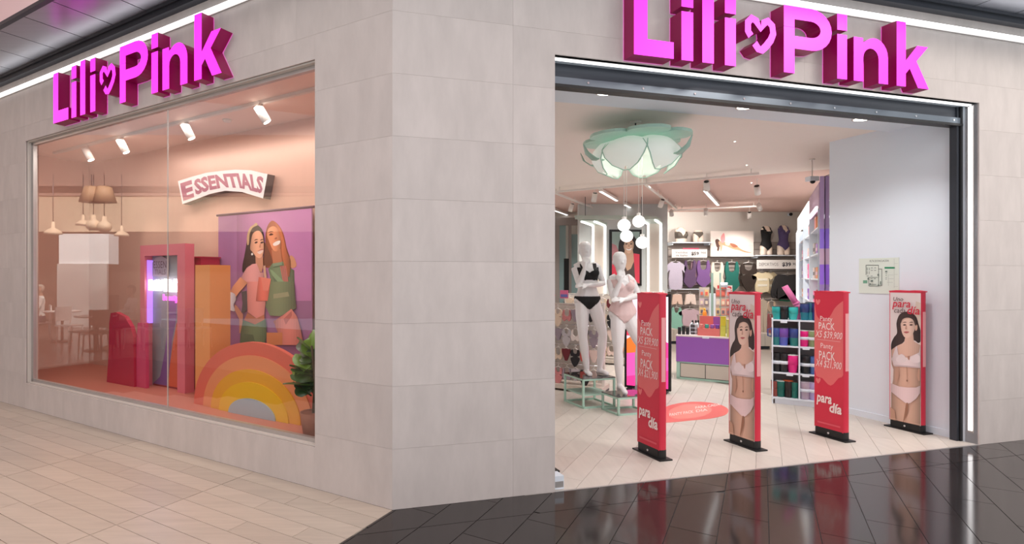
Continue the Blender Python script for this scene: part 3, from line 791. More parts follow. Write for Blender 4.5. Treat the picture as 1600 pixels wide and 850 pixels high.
# track spots of the window display
dt = thing('track_rail', 'white lamp track on the ceiling of the window display', 'lamp track', Lp(3.4, .60, 3.28), LT)
B(-2.6, 2.2, -.018, .018, -.012, .02).build('rail', M_LAMPW, dt)
def spot_head(name, label, base, target, group, L=.17, R_=.045, power=0, angle=50, col=(1, .86, .7), lit=True):
    """A can on a short arm under a rail; the can points at its target."""
    t = thing(name, label, 'spotlight', base, 0, group)
    d = (Vector(target) - Vector(base)).normalized()
    MB().tube([(0, 0, -.001), (0, 0, -.05)], [.022, .010], 8).build('arm', M_LAMPW, t)
    o = Vector((0, 0, -.075))
    MB().tube([o - d * L * .35, o + d * L * .65], [R_, R_], 14).build('can', M_LAMPW, t)
    MB().tube([o + d * (L * .65), o + d * (L * .65 + .004)], R_ * .82, 14).build('lens', M_LAMPFACE if lit else M_BLKP, t)
    if not lit: MB().tube([o - d * (L * .35 + .003), o - d * L * .35], R_ * .8, 14).build('vent', M_BLKP, t)
    if power: spot_light('spot_beam', Vector(base) + o + d * (L * .65 + .03), target, power, angle, col)
    return t
for i, (a, lab) in enumerate(((1.95, 'nearest the right end of the window'), (3.10, 'second from the right in the window'), (4.35, 'third from the right in the window'), (5.15, 'at the far left of the window'))):
    spot_head('track_spot', 'white can spotlight on the display ceiling, ' + lab, Lp(a, .60, 3.268), Lp(a - .55, 1.15, 1.7 if i else 2.0), 'window display spotlights', power=26, angle=48)
for i, a in enumerate((2.75, 4.75)):
    t = thing('smoke_detector', 'small round white detector on the display ceiling, ' + ('left one' if i else 'right one'), 'detector', Lp(a, .85, 3.30), LT)
    MB().lathe([(.02, -.03), (.04, -.022), (.05, 0)], n=14).build('body', M_LAMPW, t)

# ================================================================== SECURITY PEDESTALS AT THE ENTRANCE
RED, HEARTP, DKRED = (214, 44, 70), (232, 112, 112), (170, 30, 52)
M_REDC = mat('red_sleeve', RED, .5, noise=.02); M_PALE = mat('pale_pink_sleeve', (244, 168, 170), .5, noise=.01)
PRZ = RT - PI / 2                                           # local x towards the mall, local -y the face seen from the left
ph, pw = 1.45, .145
def crop_face(s, x0, y0, k):
    f_ = to_local(Rp(s, .55), PRZ, -.04)
    return lambda pts: [f_(x0 + p[0] / k, y0 + p[1] / k) for p in pts]
FT = crop_face(4.612, 1250, 440, 3.15)                      # text face, read off the third pedestal
FW = crop_face(5.64, 1370, 440, 3.27)                       # photo face, read off the fourth
def box_of(F, x0, x1, y0, y1):
    a = F([(x0, (y0 + y1) / 2), (x1, (y0 + y1) / 2), ((x0 + x1) / 2, y0), ((x0 + x1) / 2, y1)])
    return a[0][0], a[1][0], a[3][1], a[2][1]
def clampx(pts): return [(max(-pw + .002, min(pw - .002, x)), max(.082, min(ph - .004, z))) for x, z in pts]
def text_print():
    P = Print(-.0402)
    P.rect(-pw, pw, .08, ph, RED)
    P.poly(clampx(smooth(FT([(70, 120), (82, 165), (105, 190), (132, 188), (152, 165), (172, 130), (205, 100), (228, 92), (240, 110), (240, 425), (190, 475), (151, 512), (110, 475), (70, 430)]), 3)), HEARTP)
    for x, y in ((88, 100), (90, 487)):
        P.poly(smooth(FT([(x, y - 6), (x + 5, y - 13), (x + 12, y - 8), (x + 9, y + 4), (x, y + 14), (x - 9, y + 2), (x - 11, y - 9), (x - 5, y - 14)]), 3), (236, 124, 124))
    W = (250, 232, 228)
    for body, b, sh, bd in (('Panty', (100, 160, 171, 202), .0, 0), ('PACK', (93, 172, 202, 237), 0, .008), ('X5 $39,900', (76, 209, 245, 284), .25, 0), ('Panty', (103, 164, 305, 337), 0, 0), ('PACK', (95, 174, 344, 386), 0, .008), ('X4 $21,900', (79, 206, 389, 430), .25, 0), ('para', (83, 158, 562, 612), .15, .03), ('día', (146, 207, 600, 650), .15, .03)):
        P.text(body, *box_of(FT, *b), W, sh, bd)
    x0_, x1_, z0_, z1_ = box_of(FT, 85, 200, 289, 291); P.rect(x0_, x1_, z0_, z1_, (240, 190, 186))
    x0_, x1_, z0_, z1_ = box_of(FT, 88, 200, 698, 706); P.rect(x0_, x1_, z0_, z1_, (228, 92, 108))
    return P
def woman_print(alt=False):
    P = Print(-.0402); s = Print.poly
    K = lambda *p: clampx(FW(list(p))); KS = lambda *p: clampx(smooth(FW(list(p)), 4))
    P.rect(-pw, pw, .08, ph, (214, 50, 72)); P.rect(-pw + .006, pw, .08, ph - .02, (226, 214, 212))
    P.poly(K((200, 100), (240, 110), (240, 330), (220, 330), (210, 220), (190, 200)), (216, 198, 184))
    hair, skin, tan = (66, 50, 47), (226, 194, 176), (212, 172, 150)
    P.shade(KS((110, 180), (125, 162), (150, 154), (180, 160), (203, 182), (215, 220), (228, 262), (230, 295), (214, 314), (192, 300), (150, 300), (118, 330), (96, 352), (76, 356), (74, 318), (88, 285), (104, 262), (101, 215)), hair, .45, .5)
    P.shade(K((150, 262), (186, 258), (190, 305), (212, 322), (240, 335), (240, 440), (232, 470), (236, 520), (240, 560), (240, 760), (74, 735), (74, 560), (84, 500), (86, 450), (76, 420), (74, 350), (104, 328), (140, 312)), tan, .34, .5, 16)
    P.shade(K((150, 270), (186, 262), (190, 305), (225, 325), (240, 345), (240, 380), (78, 380), (80, 345), (104, 328), (140, 312)), (220, 182, 162), .26, .45, 14)
    if alt: face = ((118, 215), (132, 190), (160, 182), (186, 192), (197, 222), (188, 255), (172, 282), (148, 292), (130, 280), (120, 250))
    else: face = ((123, 205), (138, 188), (164, 182), (188, 196), (199, 224), (192, 252), (176, 278), (154, 288), (138, 278), (127, 250))
    P.shade(KS(*face), skin, .24, .4)
    P.poly(KS((198, 222), (208, 222), (208, 244), (198, 250)), (214, 172, 150))
    for x in (134, 168):
        P.poly(KS((x, 222), (x + 9, 217), (x + 18, 221), (x + 9, 225)), (70, 48, 44)); P.poly(KS((x - 2, 211), (x + 10, 205), (x + 21, 209), (x + 10, 209)), (88, 62, 54))
    P.poly(KS((146, 240), (152, 222), (156, 240), (151, 244)), (204, 160, 140)); P.poly(KS((139, 258), (152, 254), (168, 257), (153, 264)), (190, 104, 102))
    P.poly(KS((118, 200), (132, 180), (168, 172), (196, 188), (205, 220), (198, 222), (186, 194), (160, 184), (134, 192), (124, 214)), hair)
    P.shade(K((78, 395), (100, 330), (106, 331), (112, 372), (150, 388), (165, 386), (185, 378), (218, 362), (229, 330), (234, 333), (236, 372), (240, 440), (222, 440), (165, 432), (88, 428)), (228, 212, 212), .16, .5, 14)
    for cx_, cy_ in ((128, 392), (205, 392)): P.poly(KS((cx_ - 26, cy_), (cx_, cy_ - 22), (cx_ + 24, cy_ - 2), (cx_ + 16, cy_ + 20), (cx_ - 18, cy_ + 20)), (236, 222, 222))
    P.poly(KS((159, 384), (172, 380), (169, 400), (164, 398)), (186, 140, 120)); P.poly(K((90, 424), (165, 430), (225, 436), (225, 442), (165, 438), (90, 432)), (206, 186, 186))
    P.poly(KS((153, 505), (158, 500), (162, 506), (158, 512)), (150, 106, 88)); P.poly(KS((155, 440), (158, 440), (159, 495), (157, 495)), (190, 146, 124))
    P.shade(K((74, 518), (118, 536), (162, 541), (205, 541), (240, 534), (240, 572), (205, 598), (178, 618), (160, 625), (144, 616), (110, 590), (74, 560)), (230, 204, 204), .2, .5, 14)
    for pts in (((100, 445), (112, 445), (118, 480), (106, 510), (98, 500)), ((215, 450), (226, 448), (226, 500), (216, 505), (210, 480))): P.poly(KS(*pts), (196, 154, 132))
    P.poly(KS((154, 622), (164, 626), (160, 670), (146, 705), (138, 720), (146, 670)), (160, 112, 88))
    P.poly(K((74, 640), (96, 660), (100, 735), (74, 730)), (196, 152, 128))
    x0_, x1_, z0_, z1_ = box_of(FW, 72, 240, 706, 716); P.rect(-pw + .006, pw, z0_, z0_ + .004, (222, 186, 164))
    P.text('Uno', *box_of(FW, 88, 139, 79, 99), (70, 40, 44), .2); P.text('para', *box_of(FW, 83, 176, 104, 144), (206, 30, 60), .2, .01)
    P.text('cada', *box_of(FW, 93, 150, 134, 160), (70, 40, 44), .2); P.text('día', *box_of(FW, 160, 224, 126, 168), (206, 30, 60), .2, .01)
    return P
oval = lambda w, t: [(x, y) for x, y in [(-w + .02 - .02 * math.cos(a), t * math.sin(a)) for a in [PI / 2 - PI * i / 6 for i in range(7)][::-1]] + [(w - .02 + .02 * math.cos(a), t * math.sin(a)) for a in [PI / 2 - PI * i / 6 for i in range(7)]]]
peds = []
def pedestal(s, label, kind):
    t = thing('security_pedestal', label, 'security gate', Rp(s, .55), PRZ, 'security pedestals across the shop entrance')
    B(-.185, .185, -.065, .065, 0, .012).build('base_plate', M_BLKP, t)
    MB().prism(oval(.15, .042), .012, .085).build('base_shoe', M_BLKP, t)
    MB().tube([(0, -.0421, .045), (0, -.046, .045)], .010, 10).build('lock', M_CHROME, t)
    body = MB().prism(oval(.15, .04), .085, ph)
    body.build('sleeve', M_REDC, t)
    B(.1485, .151, -.02, .02, .68, 1.24).build('pale_edge_strip', M_PALE, t)
    (text_print() if kind == 'text' else woman_print(kind == 'alt')).build('print', t)
    MB().prism([(-.15, ph - .002), (-.08, ph + .006), (0, ph + .001), (.09, ph + .008), (.15, ph), (.15, ph - .012), (-.15, ph - .012)], -.042, .042, 'xz').build('top_hem', M_REDC, t)
    return t
pedestal(1.425, 'red security pedestal mostly hidden behind the left edge of the entrance', 'text')
pedestal(2.517, 'red security pedestal with price text, beside the mannequin pedestals', 'text')
pedestal(3.548, 'security pedestal with a lingerie photo standing between the two red price ones', 'alt')
pedestal(4.612, 'red security pedestal with price text, in front of the tumbler shelf', 'text')
pedestal(5.64, 'security pedestal with a lingerie photo against the white wall', 'woman')

# evacuation plan on the white wall (faces the shop, local -y = -s)
ev = thing('evacuation_plan', 'pale green evacuation plan sheet on the white wall', 'sign', Rp(5.74, .897, 0), PRZ)
ef2 = to_local(ev.location, PRZ, 0); EK = crop(ef2, 1330, 390, 10.62)
c4 = EK([(135, 150), (800, 140), (800, 740), (135, 745)])
ex0, ex1, ez0, ez1 = c4[0][0], c4[1][0], c4[2][1], c4[0][1]
B(ex0, ex1, -.006, -.001, ez0, ez1).build('sheet', mat('pale_green_sheet', (222, 232, 222), .3, noise=.01), ev)
P = Print(-.0062)
P.text('RUTA DE EVACUACION', *box_of(EK, 315, 628, 170, 205), (70, 84, 78))
def ln(x0, x1, y0, y1, c=(90, 104, 98)): P.poly(EK([(x0, y0), (x1, y0), (x1, y1), (x0, y1)]), c)
ln(560, 733, 288, 316, (16, 138, 92)); ln(205, 275, 510, 560, (112, 168, 140))
for a in ((250, 465, 255, 264), (250, 258, 255, 420), (458, 466, 255, 610), (466, 520, 318, 326), (514, 522, 318, 600), (300, 465, 600, 608), (300, 306, 460, 606), (300, 450, 456, 462), (330, 430, 572, 580), (466, 520, 590, 597)): ln(*a)
for y in (303, 345): ln(340, 372, y - 4, y + 4); ln(395, 428, y - 4, y + 4)
for y in (320, 384):
    for x in (280, 314): ln(x - 4, x + 4, y - 22, y + 22)
for x, y in ((290, 438), (356, 438), (356, 484), (410, 484)): ln(x - 16, x + 16, y - 4, y + 4)
for a in ((340, 380, 505, 535), (320, 345, 560, 585), (290, 315, 465, 500), (455, 480, 405, 435), (462, 480, 575, 600), (500, 515, 525, 580), (585, 620, 352, 378)): ln(*a, (104, 120, 112))
for y in (400, 430, 465, 490): ln(592, 612, y - 5, y + 5, (140, 152, 146))
for a in ((640, 730, 420, 424), (640, 730, 480, 484), (640, 644, 420, 600), (736, 740, 150, 640), (740, 800, 230, 233), (740, 800, 410, 413), (740, 800, 610, 613), (620, 720, 540, 545)): ln(*a, (168, 180, 174))
P.build('plan_print', ev)

# floor decal
fd = thing('floor_decal', 'coral floor decal with faded white lettering inside the entrance', 'floor sticker', (0, 0, 0))
fd_c = on_z(1082, 645, 0); fd.location = (fd_c.x, fd_c.y, .0015)
rim = [on_z(u, v, 0) for u, v in ((1028, 655), (1030, 643), (1045, 634), (1070, 629), (1095, 628), (1120, 631), (1135, 637), (1138, 643), (1132, 649), (1110, 654), (1080, 657), (1050, 660), (1034, 660))]
MB().prism(smooth([(p.x - fd_c.x, p.y - fd_c.y) for p in rim], 4), -.0012, .0008).build('vinyl', mat('coral_vinyl', (232, 112, 104), .4, noise=.03), fd)
FD = Print(-.001); FD.step = .0002
def fdl(u, v): p = on_z(u, v, 0); return (p.x - fd_c.x, p.y - fd_c.y)
inner = [fdl(*p) for p in ((1048, 640), (1072, 632), (1098, 633), (1112, 640), (1100, 650), (1062, 655), (1046, 650))]
FD.poly(smooth(inner, 3), (240, 142, 130))
o00, o10, o01 = fdl(1046, 652), fdl(1128, 640), fdl(1046, 641)
def fw(x, z): return (o00[0] + (o10[0] - o00[0]) * x + (o01[0] - o00[0]) * z, o00[1] + (o10[1] - o00[1]) * x + (o01[1] - o00[1]) * z)
FD.text('PANTY PACK', .0, .45, .1, .5, (250, 214, 206), 0, .02, fw); FD.text('PARA CADA', .5, 1.0, .62, .98, (250, 214, 206), 0, .02, fw); FD.text('DIA', .5, .72, .1, .46, (250, 214, 206), 0, .02, fw)
# this print lies flat: swap its axes so that the ink faces up
FD.v = [(x, z, -y) for x, y, z in FD.v]
FD.build('decal_print', fd)

# ================================================================== MANNEQUINS
def loft(mb, secs, n=16):
    """Closed loft of horizontal-ish ellipses: (x, y, z, rx, ry)."""
    b0 = len(mb.v)
    for x, y, z, rx, ry in secs:
        for k in range(n):
            w = 2 * PI * k / n; mb.v.append((x + rx * math.cos(w), y + ry * math.sin(w), z))
    for i in range(len(secs) - 1):
        for k in range(n): q = b0 + i * n; k2 = (k + 1) % n; mb.face([q + k, q + k2, q + n + k2, q + n + k], 0, True)
    mb.face([b0 + k for k in range(n)][::-1]); e = b0 + (len(secs) - 1) * n; mb.face([e + k for k in range(n)])
def ballmesh(mb, c, rx, ry, rz_): mb.ball(c, 1.0, 14, 10, rx, ry, 1.0); k = 14 * 11; mb.v[-k:] = [(x, y, c[2] + (z - c[2]) * rz_) for x, y, z in mb.v[-k:]]
def remesh(mb, voxel, iters=6):
    me = mb.mesh('body', M_MANN); o = bpy.data.objects.new('body', me); COL.objects.link(o)
    r = o.modifiers.new('r', 'REMESH'); r.mode = 'VOXEL'; r.voxel_size = voxel
    sm2 = o.modifiers.new('s', 'SMOOTH'); sm2.factor = .5; sm2.iterations = iters
    out = bpy.data.meshes.new_from_object(o.evaluated_get(bpy.context.evaluated_depsgraph_get()))
    bpy.data.objects.remove(o); bpy.data.meshes.remove(me)
    out.materials.clear(); out.polygons.foreach_set('use_smooth', [True] * len(out.polygons))
    return out
def tj(mb, pts, rs, n=12): mb.tube(pts, rs, n)
def lerp(a, b, t): return tuple(a[i] + (b[i] - a[i]) * t for i in range(3))
def limb(mb, a, b, c, ra, rm, rb, rc, n=12):
    """Two-segment limb with a belly in each segment: joint radii ra, rb, rc."""
    pts = [a, lerp(a, b, .35), lerp(a, b, .8), b, lerp(b, c, .3), lerp(b, c, .75), c]
    tj(mb, pts, [ra, rm, (rm + rb) * .48, rb, rb * 1.06, (rb + rc) * .5, rc], n)
def hand(mb, wrist, d, nrm, k=1.0, curl=.35):
    """Palm, four unequal bent fingers and a side thumb; d the pointing direction, nrm out of the palm's back."""
    d = Vector(d).normalized(); nr = Vector(nrm); nr = (nr - d * nr.dot(d)).normalized(); sd = d.cross(nr)
    w = Vector(wrist); r = .0095 * k
    tj(mb, [w - d * .02, w + d * .03 * k, w + d * .075 * k], [.020 * k, .026 * k, .030 * k])
    for i, (o, L) in enumerate(((-.030, .058), (-.0105, .070), (.0105, .066), (.030, .050))):
        p0 = w + d * .065 * k + sd * o * k; p1 = w + d * .098 * k + sd * o * 1.12 * k
        p2 = p1 + (d * (1 - curl * .5) - nr * curl).normalized() * L * .5 * k; p3 = p2 + (d * (1 - curl) - nr * curl * 1.6).normalized() * L * .5 * k
        tj(mb, [p0, p1, p2, p3], [r * 1.05, r, r * .92, r * .75], 8)
    t0 = w + d * .02 * k - sd * .02 * k; tj(mb, [t0, t0 + d * .03 * k - sd * .025 * k - nr * .008, t0 + d * .065 * k - sd * .035 * k - nr * .02], [r * 1.3, r * 1.1, r * .8], 8)
def figure(J, voxel=.0085, legs=True, arms=True, hair=None):
    """One continuous body from a joint dictionary; also the trunk alone, from which clothes are cut."""
    T = MB()
    hx, hz = J['hip']; cx_, cz = J['chest']; nx_, nz = J['neck']; yb = J.get('y', 0.0)
    shL, shR = J['shL'], J['shR']; wx, wz = J['waist']
    loft(T, [(hx, yb, hz - .115, .05, .05), (hx, yb + .01, hz - .075, .125, .095), (hx, yb + .012, hz - .01, .168, .112), (hx, yb + .008, hz + .06, .155, .10), ((hx + wx) / 2, yb, (hz + .06 + wz) / 2, .128, .086), (wx, yb, wz, .112, .078), ((wx + cx_) / 2, yb - .003, (wz + cz) / 2, .124, .086), (cx_, yb - .005, cz, .14, .098), (cx_, yb, cz + .07, .142, .092), ((cx_ + nx_) / 2, yb + .005, cz + .125, .128, .072), (nx_, yb + .01, nz - .055, .085, .055), (nx_, yb + .01, nz - .03, .05, .048)])
    for s in (-1, 1): ballmesh(T, (cx_ + s * .066, yb - .075, cz + .005), .058, .052, .060)
    for s, k in ((-1, 'hipL'), (1, 'hipR')):
        if legs:
            h, kn, an = J[k], J['kn' + k[-1]], J['an' + k[-1]]
            limb(T, h, kn, an, .082, .083, .053, .032)
            m = lerp(kn, an, .32); ballmesh(T, (m[0], m[1] + .012, m[2]), .047, .052, .10)
            ballmesh(T, (h[0], h[1] + .03, h[2] + .01), .085, .085, .09)
        else: limb(T, J[k], lerp(J[k], J['kn' + k[-1]], .2), lerp(J[k], J['kn' + k[-1]], .42), .085, .085, .08, .076)
    A = MB(); A.v, A.f, A.mi, A.sm = list(T.v), [list(f_) for f_ in T.f], list(T.mi), list(T.sm)
    tj(A, [(nx_, yb + .012, nz - .06), (nx_, yb + .008, nz + .02), (J['head'][0], J['head'][1] + .012, J['head'][2] - .07)], [.056, .047, .046])
    h = J['head']
    loft(A, [(h[0], h[1] - .035, h[2] - .122, .022, .020), (h[0], h[1] - .032, h[2] - .105, .042, .045), (h[0], h[1] - .022, h[2] - .07, .058, .068), (h[0], h[1] - .008, h[2] - .03, .070, .086), (h[0], h[1], h[2] + .02, .077, .098), (h[0], h[1] + .004, h[2] + .065, .072, .09), (h[0], h[1] + .006, h[2] + .098, .052, .065), (h[0], h[1] + .006, h[2] + .113, .022, .028)])
    fx, fy = J.get('face', (0, -1))
    tj(A, [(h[0] + fx * .085, h[1] + fy * .085, h[2] + .012), (h[0] + fx * .098, h[1] + fy * .098, h[2] - .03)], [.007, .014], 8)          # nose
    tj(A, [(h[0] + fx * .078 - fy * .02, h[1] + fy * .078 + fx * .02, h[2] - .066), (h[0] + fx * .082, h[1] + fy * .082, h[2] - .066), (h[0] + fx * .078 + fy * .02, h[1] + fy * .078 - fx * .02, h[2] - .066)], [.007, .011, .007], 8)   # lips
    for s in (-1, 1):
        tj(A, [(h[0] - s * fy * .055 + fx * .07, h[1] + s * fx * .055 + fy * .07, h[2] + .024), (h[0] - s * fy * .02 + fx * .088, h[1] + s * fx * .02 + fy * .088, h[2] + .022)], [.006, .009], 6)   # brow
        ballmesh(A, (h[0] - s * fy * .074, h[1] + s * fx * .074 + .004, h[2] - .012), .012, .016, .030)
    if arms:
        for k in 'LR':
            sh, el, wr = J['sh' + k], J['el' + k], J['wr' + k]
            tj(A, [(cx_ + (sh[0] - cx_) * .45, yb + .005, cz + .105), (sh[0], sh[1], sh[2])], [.055, .052])
            limb(A, sh, el, wr, .051, .043, .036, .024)
            hd = J['hd' + k]; hand(A, wr, hd[0], hd[1], 1.0, hd[2] if len(hd) > 2 else .35)
        if legs:
            pass
    if legs:
        for k in 'LR':
            an, to = J['an' + k], J['to' + k]
            tj(A, [an, lerp(an, to, .0)[:2] + (an[2] - .03,)], [.033, .036])
            heel = (an[0] - (to[0] - an[0]) * .22, an[1] - (to[1] - an[1]) * .22, max(.028, an[2] - .06 if J.get('tip') else .028))
            tj(A, [heel, (an[0], an[1], an[2] - .035), lerp(an, to, .5)[:2] + ((an[2] - .04) * .5 + .018,), lerp(an, to, .85)[:2] + (.020,), (to[0], to[1], .014)], [.026, .034, .032, .033, .016], 10)
    return A, T
def cut_cloth(me, keep, push, name, m, parent, holes=None):
    """A garment: the faces of the trunk inside keep(x, y, z), pushed out a few millimetres, with a turned edge."""
    vs = [v.co.copy() for v in me.vertices]; ns = [v.normal.copy() for v in me.vertices]
    mb = MB(); ix = {}
    def vid(i, t):
        if (i, t) not in ix: ix[(i, t)] = len(mb.v); mb.v.append(tuple(vs[i] + ns[i] * t))
        return ix[(i, t)]
    ed = {}
    for p in me.polygons:
        c = p.center
        if not keep(c.x, c.y, c.z): continue
        idx = list(p.vertices); mb.face([vid(i, push) for i in idx], 0, True)
        for a, b in zip(idx, idx[1:] + idx[:1]): ed[(a, b)] = 1
    for a, b in list(ed):
        if (b, a) not in ed: mb.face([vid(b, push), vid(a, push), vid(a, 0), vid(b, 0)])
    return mb.build(name, m, parent)

def stand(front_u, front_v, w, dp, h, label):
    p = on_z(front_u, front_v, 0)
    t = thing('mannequin_plinth', label, 'plinth', (p.x, p.y, 0), RT, 'mint tube plinths under the mannequins')
    q = .022
    for x in (0, w - q):
        for y in (0, dp - q): B(x, x + q, y, y + q, 0, h - .02).build('leg', M_MINT, t)
    for z in (.0, h - .02):
        for nm, bx in (('rail', (0, w, 0, q)), ('rail', (0, w, dp - q, dp)), ('rail', (0, q, q, dp - q)), ('rail', (w - q, w, q, dp - q))): B(*bx, z, z + .02).build(nm, M_MINT, t)
    if h > .3:
        B(q, w - q, q, dp - q, h * .42, h * .42 + .012).build('lower_shelf', M_MINT, t)
    B(.0, w, .0, dp, h, h + .012).build('mirror_top', mat('dark_mirror_top', (120, 118, 118), .06, metal=.85, noise=.02), t)
    return t, p
st1, p1_ = stand(911, 639, .45, .44, .355, 'taller mint tube plinth under the mannequin in black')
st2, p2_ = stand(966, 650, .45, .325, .205, 'lower mint tube plinth under the mannequin in pale pink')
def deep(j):  # fill 3-tuples given as (x, z) with y
    return j
def on_stand(p, x, y, h): c, s = math.cos(RT), math.sin(RT); return (p.x + c * x - s * y, p.y + s * x + c * y, h)
l1 = on_stand(p1_, .235, .22, .367); l2 = on_stand(p2_, .235, .185, .217)
def joints(loc, pts, sc, base):
    """Read joint pixels at the figure's own distance; each entry (u, v, y offset)."""
    out = {}
    for k, (u, v, y) in pts.items():
        q = at(u, v, loc[1] + y); out[k] = (q.x - loc[0], y, q.z - loc[2])
    return out
j1 = joints(l1, dict(head=(914, 391, -.03), neck=(917, 411, 0), shL=(898.5, 419, .02), shR=(934, 419, .02), elL=(905, 446, -.09), wrL=(913.5, 419, -.15), elR=(943, 443, -.02), wrR=(918, 446, -.16),
    hip=(918, 470, 0), chest=(917, 427, 0), waist=(918, 449, 0), hipL=(909, 474, 0), hipR=(928, 474, 0), knL=(911, 528, -.03), anL=(917, 577, -.0), knR=(942, 523, -.06), anR=(937, 575, .02), toL=(923, 589, -.14), toR=(951, 588, -.10)), 1, 0)
j2 = joints(l2, dict(head=(968, 408, -.03), neck=(971, 430, 0), shL=(954, 438, .02), shR=(987, 440, .02), elL=(958, 466, -.09), wrL=(969, 441, -.15), elR=(998, 461, -.02), wrR=(976, 468, -.17),
    hip=(973, 490, 0), chest=(971, 447, 0), waist=(972, 470, 0), hipL=(965, 495, 0), hipR=(982, 495, 0), knL=(966, 549, -.03), anL=(968, 598, 0), knR=(1001, 540, -.06), anR=(997, 594, .02), toL=(979, 611, -.14), toR=(1006, 612, -.10)), 1, 0)
def mannequin(loc, J, name_label, cloth):
    for k in ('hip', 'chest', 'waist', 'neck'): J[k] = (J[k][0], J[k][2])
    for k in 'LR':
        J['to' + k] = J['to' + k][:2] + (.014,)
    J['hdL'] = ((.15, .10, 1), (-.2, -1, 0), .5); J['hdR'] = ((-1, -.1, .05), (0, -.6, 1), .35)
    t = thing('mannequin', name_label, 'mannequin', loc, 0.0, 'white store mannequins at the entrance')
    A, T = figure(J)
    me = remesh(A, .0085, 5); me.materials.append(M_MANN)
    me.name = 'body'; o = bpy.data.objects.new('body', me); COL.objects.link(o); o.parent = t
    tm = remesh(T, .009, 5)
    cloth(tm, t, J)
    bpy.data.meshes.remove(tm)
    return t
def cloth1(tm, t, J):
    (cx_, cz), (hx, hz) = J['chest'], J['hip']
    def top(x, y, z):
        dx = x - cx_
        if z < cz - .085: return False
        neck = cz + .055 if y < .01 else cz + .06
        if z < neck - .05 + abs(dx) * .6 and z < cz + .075: return True
        return .052 < abs(dx) < .098 and z < cz + .17
    cut_cloth(tm, top, .006, 'crop_top', M_BLK, t)
    cut_cloth(tm, lambda x, y, z: hz - .10 < z < hz + .055 and z > hz - .115 + abs(x - hx) * .95, .006, 'briefs', M_BLK, t)
def cloth2(tm, t, J):
    (cx_, cz), (hx, hz) = J['chest'], J['hip']
    M_BLUSH = mat('blush_lace', (226, 200, 198), .7, noise=.08, scale=50)
    def suit(x, y, z):
        dx = x - cx_
        if z < hz - .105 or z < hz - .115 + abs(x - hx) * .95: return False
        if z < cz + .0 + abs(dx) * .9: return z < cz + .075 or .05 < abs(dx) < .075
        return .055 < abs(dx) < .075 and z < cz + .17
    cut_cloth(tm, suit, .006, 'bodysuit', M_BLUSH, t)
mannequin(l1, j1, 'white mannequin in a black crop top and briefs on the taller plinth', cloth1)
mannequin(l2, j2, 'white mannequin in a pale pink bodysuit on the lower plinth', cloth2)

# ================================================================== SHOP CEILING: CHANDELIER, GLOBES, TRACKS
ch_c = at(993, 238, 5.75)
chd = thing('flower_chandelier', 'large flower shaped chandelier with white petals and mint rims under the ceiling', 'chandelier', (ch_c.x, ch_c.y, 0))
M_PETAL = mat('petal_acrylic', (232, 238, 228), .4, emit=.28, noise=0); M_MINTD = mat('mint_rim', (186, 222, 206), .4, noise=.03)
zc = ch_c.z
for k in range(6):
    az = k * PI / 3 + .90; ca, sa = math.cos(az), math.sin(az)
    prof = [(.12, .10), (.25, .125), (.36, .09), (.425, .02), (.435, -.06), (.40, -.14), (.34, -.19)]
    wid = [.075, .15, .205, .22, .19, .125, .03]
    mb = MB(); n = 7; edge = ([], [])
    for t in (0, 1):
        for (r, z), w in zip(prof, wid):
            for i in range(n):
                q = (i / (n - 1) - .5) * 2; rr = r - (.05 * q * q) - .008 * t
                mb.v.append((ca * rr - sa * w * q, sa * rr + ca * w * q, zc + z - .035 * q * q - .004 * t))
                if t == 0 and i in (0, n - 1): edge[0 if i == 0 else 1].append(mb.v[-1])
    N = n * len(prof)
    for i in range(len(prof) - 1):
        for j in range(n - 1):
            q = i * n + j; mb.face([q, q + 1, q + n + 1, q + n], 0, True); mb.face([N + q + n, N + q + n + 1, N + q + 1, N + q], 0, True)
    bd = [j for j in range(n)] + [i * n + n - 1 for i in range(1, len(prof))] + [(len(prof) - 1) * n + j for j in range(n - 2, -1, -1)] + [i * n for i in range(len(prof) - 2, 0, -1)]
    for a, b in zip(bd, bd[1:] + bd[:1]): mb.face([b, a, a + N, b + N])
    pe = mb.build('petal', M_PETAL, chd)
    MB().tube(edge[0] + edge[1][::-1], .006, 6).build('petal_rim', M_MINTD, pe)
for k in range(6):
    az = k * PI / 3 + .45; ca, sa = math.cos(az), math.sin(az)
    out = smooth([(.06, 0), (.2, .15), (.42, .2), (.52, .08), (.53, 0), (.52, -.08), (.42, -.2), (.2, -.15)], 3)
    mb = MB(); mb.prism(out, 0, .03)
    mb.v = [(ca * x - sa * y, sa * x + ca * y, zc + .115 + z + .03 * (x / .5) ** 2 - .14 * max(0, x - .36)) for x, y, z in mb.v]
    mb.build('upper_petal', M_MINTD, chd)
for az in (PI + .15, .25, 2.5, -.9):
    ca, sa = math.cos(az), math.sin(az); pts = [(.36, -.10), (.46, -.09), (.54, -.03), (.58, .06)]
    mb = MB()
    for i, (r, z) in enumerate(pts):
        w = (.03, .05, .04, .006)[i]
        for q in (-1, 1):
            for t in (0, .01): mb.v.append((ca * r - sa * w * q, sa * r + ca * w * q, zc + z + t))
    for i in range(3):
        o = i * 4; mb.face([o, o + 4, o + 6, o + 2], 0, True); mb.face([o + 1, o + 3, o + 7, o + 5], 0, True); mb.face([o, o + 1, o + 5, o + 4]); mb.face([o + 2, o + 6, o + 7, o + 3])
    mb.face([0, 2, 3, 1]); mb.face([12, 13, 15, 14])
    mb.build('curled_tip', M_MINT, chd)
MB().lathe([(.13, .07), (.16, .09), (.16, .13), (.05, .16)], (0, 0, zc), 20).build('hub', M_MINTD, chd)
MB().tube([(0, 0, zc + .155), (0, 0, CZ - .02)], .008, 8).build('hanging_rod', M_DARK, chd)
MB().lathe([(.05, -.02), (.06, -.001)], (0, 0, CZ), 14).build('ceiling_rose', M_LAMPW, chd)
